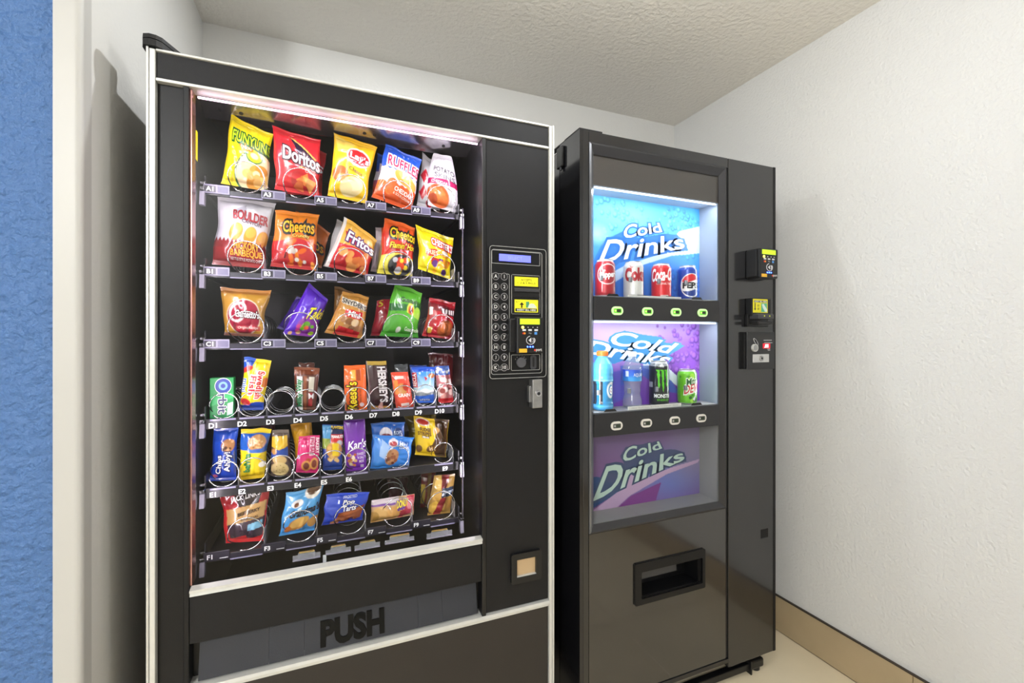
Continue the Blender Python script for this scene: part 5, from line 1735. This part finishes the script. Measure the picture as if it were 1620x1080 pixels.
CAN = [(.0262, .122), (.0268, .119), (.0325, .108), (.0331, .104), (.0331, .012), (.0318, .006), (.0265, .001), (.022, 0)]
TALL = [(.0262, .154), (.0268, .151), (.0325, .139), (.0331, .135), (.0331, .012), (.0318, .006), (.0265, .001), (.022, 0)]
GC = 'sample drinks in the display windows'
S1, S2 = CASES[0][0], CASES[1][0]
SIL = '#c9cbd0'
def a(A):
    A.bg('#8c1420'); A.e(.5, .5, .5, .6, '#9c1a26', 0, 30, .6)
    A.r_(0, 0, 1, .05, SIL); A.r_(0, .96, 1, 1, SIL)
    A.ringe(.50, .40, .17, .27, .0022, '#f0e4e4', -12)
    A.e(.66, .80, .035, .07, '#c88a8a'); A.ringe(.72, .84, .06, .10, .002, '#e8d0d0')
round_pack('soda_can', 'dark maroon soda can with white oval script at the window edge', 'soda can', 957, S1, CAN, a,
           [('Dr', .38, .24, .46, .40, '#f6eeee', {'b': .02}), ('Pepper', .37, .36, .63, .56, '#f6eeee', {'s': -.05, 'b': .03}), ('P', .64, .30, .69, .48, '#f6eeee', {'b': .02})], GC, lid=can_lid(.122, .0262))
def a(A):
    A.bg('#d4d3d0'); A.r_(0, 0, 1, .05, SIL); A.r_(0, .96, 1, 1, SIL)
round_pack('soda_can', 'silver white soda can with big red letters', 'soda can', 1002, S1, CAN, a,
           [('Diet', .38, .12, .45, .2, '#a01c28', {}), ('Coke', .31, .20, .66, .52, '#a01c28', {'b': .06})], GC, lid=can_lid(.122, .0262))
def a(A):
    A.bg('#d41c26'); A.r_(0, 0, 1, .05, SIL); A.r_(0, .96, 1, 1, SIL)
    A.r_(.42, .90, .56, .94, '#f0d4d0')
round_pack('soda_can', 'bright red soda can with white script lettering', 'soda can', 1046, S1, CAN, a,
           [('Coca-Cola', .26, .16, .74, .50, '#ffffff', {'s': -.04, 'b': .03, 'k': .02}), ('ORIGINAL TASTE', .36, .545, .64, .60, '#f8dcd8', {})], GC, lid=can_lid(.122, .0262))
def a(A):
    A.bg('#173fa4'); A.r_(0, 0, 1, .05, SIL); A.r_(0, .96, 1, 1, SIL)
    A.e(.50, .58, .19, .345, '#f4f4f6')
    old = A.c.copy()
    A.e(.50, .58, .175, .315, '#16368c')
    disc = np.abs(A.c - old).sum(-1) > .01
    A.mixin((disc & (A.y < .46 + .04 * np.sin((A.x - .33) * 18))) * 1.0, '#d4202e')
    A.mixin((disc & (A.y >= .46 + .04 * np.sin((A.x - .33) * 18)) & (A.y < .72 + .03 * np.sin((A.x - .33) * 18))) * 1.0, '#f4f4f6')
round_pack('soda_can', 'deep blue soda can with red, white and blue disc', 'soda can', 1087.5, S1, CAN, a,
           [('PEPSI', .355, .50, .645, .66, '#10141c', {'b': .05})], GC, lid=can_lid(.122, .0262))

# bottles and cans of the second window
BLUEL = mat('blue_sports_liquid', '#4fa8dc', .15, coat=.3)
def a(A):
    A.grad('#56b0e4', '#3f98d0')
    A.r_(0, .46, 1, .88, '#2f7cae'); A.r_(.30, .46, .36, .88, '#2a3038'); A.r_(.42, .46, .46, .88, '#262a32')
    A.e(.60, .62, .075, .15, '#dfe8ee'); A.e(.605, .62, .05, .10, '#3a8cc0')
    A.p([(.62, .55), (.635, .60), (.60, .68), (.608, .61)], '#e8702a')
    A.r_(.59, .60, .66, .635, '#dfe8ee')
    A.r_(0, .43, 1, .46, '#8acdf0', .6); A.r_(0, .90, 1, .93, '#7cc4ec', .5)
SPORT = [(.0165, .176), (.0165, .172), (.019, .168), (.030, .152), (.0345, .136), (.0355, .122), (.0335, .112), (.0355, .104), (.0355, .090), (.033, .084), (.033, .030), (.0355, .024), (.0355, .008), (.031, .001), (.02, 0)]
def cap_sport(m, o, cx, z0):
    z = z0 + .176
    m.lathe(cx, YC, [(.0178, z + .0005), (.0182, z + .002), (.0182, z + .014), (.0165, z + .0165), (.001, z + .0165)], mat('orange_cap', '#e8742a', .4), 28)
    for k in range(28):
        t = 2 * math.pi * k / 28
        m.box(cx + .0182 * math.sin(t) - .0006, cx + .0182 * math.sin(t) + .0006, YC + .0182 * math.cos(t) - .0006, YC + .0182 * math.cos(t) + .0006, z + .002, z + .013, mat('orange_cap', '#e8742a', .4))
    m.build('bottle_cap', o)
round_pack('sports_drink_bottle', 'blue sports drink bottle with orange cap at the window edge', 'bottle', 953, S2, SPORT, a, [('G', .575, .555, .635, .69, '#f4f6f8', {'b': .04})], GC, lid=cap_sport, material=print_mat('tinted_bottle', .15, .5))

WATER = [(.0125, .176), (.0125, .170), (.015, .166), (.024, .152), (.030, .138), (.0315, .128), (.0315, .094), (.0300, .088), (.0265, .074), (.0280, .058), (.0255, .048), (.0285, .036), (.0315, .024), (.0325, .010), (.028, .002), (.018, 0)]
WMAT = glass_mat('water_bottle_plastic', (.80, .85, .93), 1.42, .04, .16)
def a(A):
    A.bg('#e8f0f8')
def cap_water(m, o, cx, z0):
    z = z0 + .176
    m.lathe(cx, YC, [(.0138, z - .004), (.0142, z - .003), (.0142, z + .010), (.0128, z + .0125), (.001, z + .0125)], mat('white_cap', '#eef0f2', .4), 28)
    m.build('bottle_cap', o)
wb, wx = round_pack('water_bottle', 'clear water bottle with blue wraparound label and white cap', 'bottle', 1000, S2, WATER, a, [], GC, lid=cap_water, material=WMAT)
nx = 91
ang = np.linspace(-math.pi, math.pi, nx)
zz_ = np.linspace(.129, .091, 22)
G = np.stack([wx + .0321 * np.sin(ang)[None] + 0 * zz_[:, None], YC - .0321 * np.cos(ang)[None] + 0 * zz_[:, None], S2 + zz_[:, None] + 0 * ang[None]], -1)
A = Art(nx, 22, .2, .038)
A.grad('#2a50c8', '#2f7ad0'); A.e(.5, .95, .4, .4, '#3a94dc', 0, 4, .6); A.r_(.28, .1, .335, .6, '#e4ecf4')
lab = grid_mesh('bottle_label', G, A.c, wb, CANPRINT)
letters(G, normals_of2(G, wx, YC), 1, 1, [('AQUAFINA', .42, .30, .68, .64, '#f4f8fc', {'b': .0})], wb, .0005)

def a(A):
    A.bg('#141a20'); A.r_(0, 0, 1, .04, SIL); A.r_(0, .04, 1, .11, '#8a8e92'); A.r_(0, .97, 1, 1, SIL)
    A.bits(14, .3, .05, .7, .10, ['#d8d8da', '#55585c'], .008, .02)
    for k, (x0, yb) in enumerate(((.405, .60), (.475, .70), (.545, .56))):
        A.p([(x0 - .025, .19), (x0 + .04, .175), (x0 + .046, .30), (x0 + .04, .44), (x0 + .05, .52), (x0 + .03, yb), (x0 + .012, .50), (x0 + .016, .40), (x0 + .002, .30), (x0 + .005, .22)], '#58c81e')
    A.r_(.2, .46, .33, .58, '#9a9ea2')
round_pack('energy_drink_can', 'tall black energy drink can with three green claw marks', 'soda can', 1042.5, S2, TALL, a,
           [('MONSTER', .36, .72, .66, .80, '#e8ecec', {'b': .03}), ('ENERGY', .41, .83, .62, .87, '#58b81e', {'b': .02})], GC, lid=can_lid(.154, .0262))
def a(A):
    A.bg('#6cc024'); A.r_(0, 0, 1, .05, SIL); A.r_(0, .96, 1, 1, SIL)
    A.bits(10, .3, .1, .75, .3, ['#a4e048', '#3f9418'], .02, .05); A.bits(10, .3, .72, .75, .95, ['#3a8a1c', '#a8e04c', '#1f5c1a'], .015, .04)
    A.p([(.36, .50), (.66, .30), (.67, .56), (.40, .76)], '#e8f0d8', .5)
    A.p([(.52, .84), (.60, .70), (.56, .90)], '#e8eef0')
round_pack('soda_can', 'lime green soda can with slanted red lettering', 'soda can', 1087, S2, CAN, a,
           [('Mtn', .42, .26, .60, .46, '#1f5c2a', {'o': '#e8f4e0', 'ow': .05, 's': -.06, 'b': .03}), ('DEW', .38, .46, .66, .70, '#d02a38', {'o': '#f0f6ea', 'ow': .06, 's': -.12, 'b': .05, 'k': .02})], GC, lid=can_lid(.122, .0262))

# black shelf tabs, grey clips and the paper strips in front of the samples
for z, us in ((S1, (957, 1002, 1046, 1087.5)), (S2, (953, 1000, 1042.5, 1087))):
    for u in us:
        cx = atx(u, YC)
        MB().prism([(cx - .024, z + .0004), (cx + .024, z + .0004), (cx + .017, z + .008), (cx - .017, z + .008)], 'y', 1.2045, 1.2065, BLACK_DEEP).build('shelf_tab', drink)
        MB().box(cx - .037, cx - .026, YC - .03, YC - .022, z + .052, z + .068, mat('grey_clip', '#8c8e94', .3, metal=.5), .001, 1).build('can_clip', drink)
m = MB().box(.89, 1.11, 1.2032, 1.2040, S2 + .0005, S2 + .012, ink('#dcdcd8'))
m.btext('PRESS SELECTION BUTTON TO DISPLAY PRICE', 1.0, S2 + .0062, .19, .0042, 1.2030, ink('#8a8a8a'))
tag(m.build('paper_strip', drink), 'white strip with press selection button print')
MB().box(.89, 1.11, 1.2032, 1.2040, S1 + .0005, S1 + .006, ink('#dcdcd8')).build('paper_strip', drink)
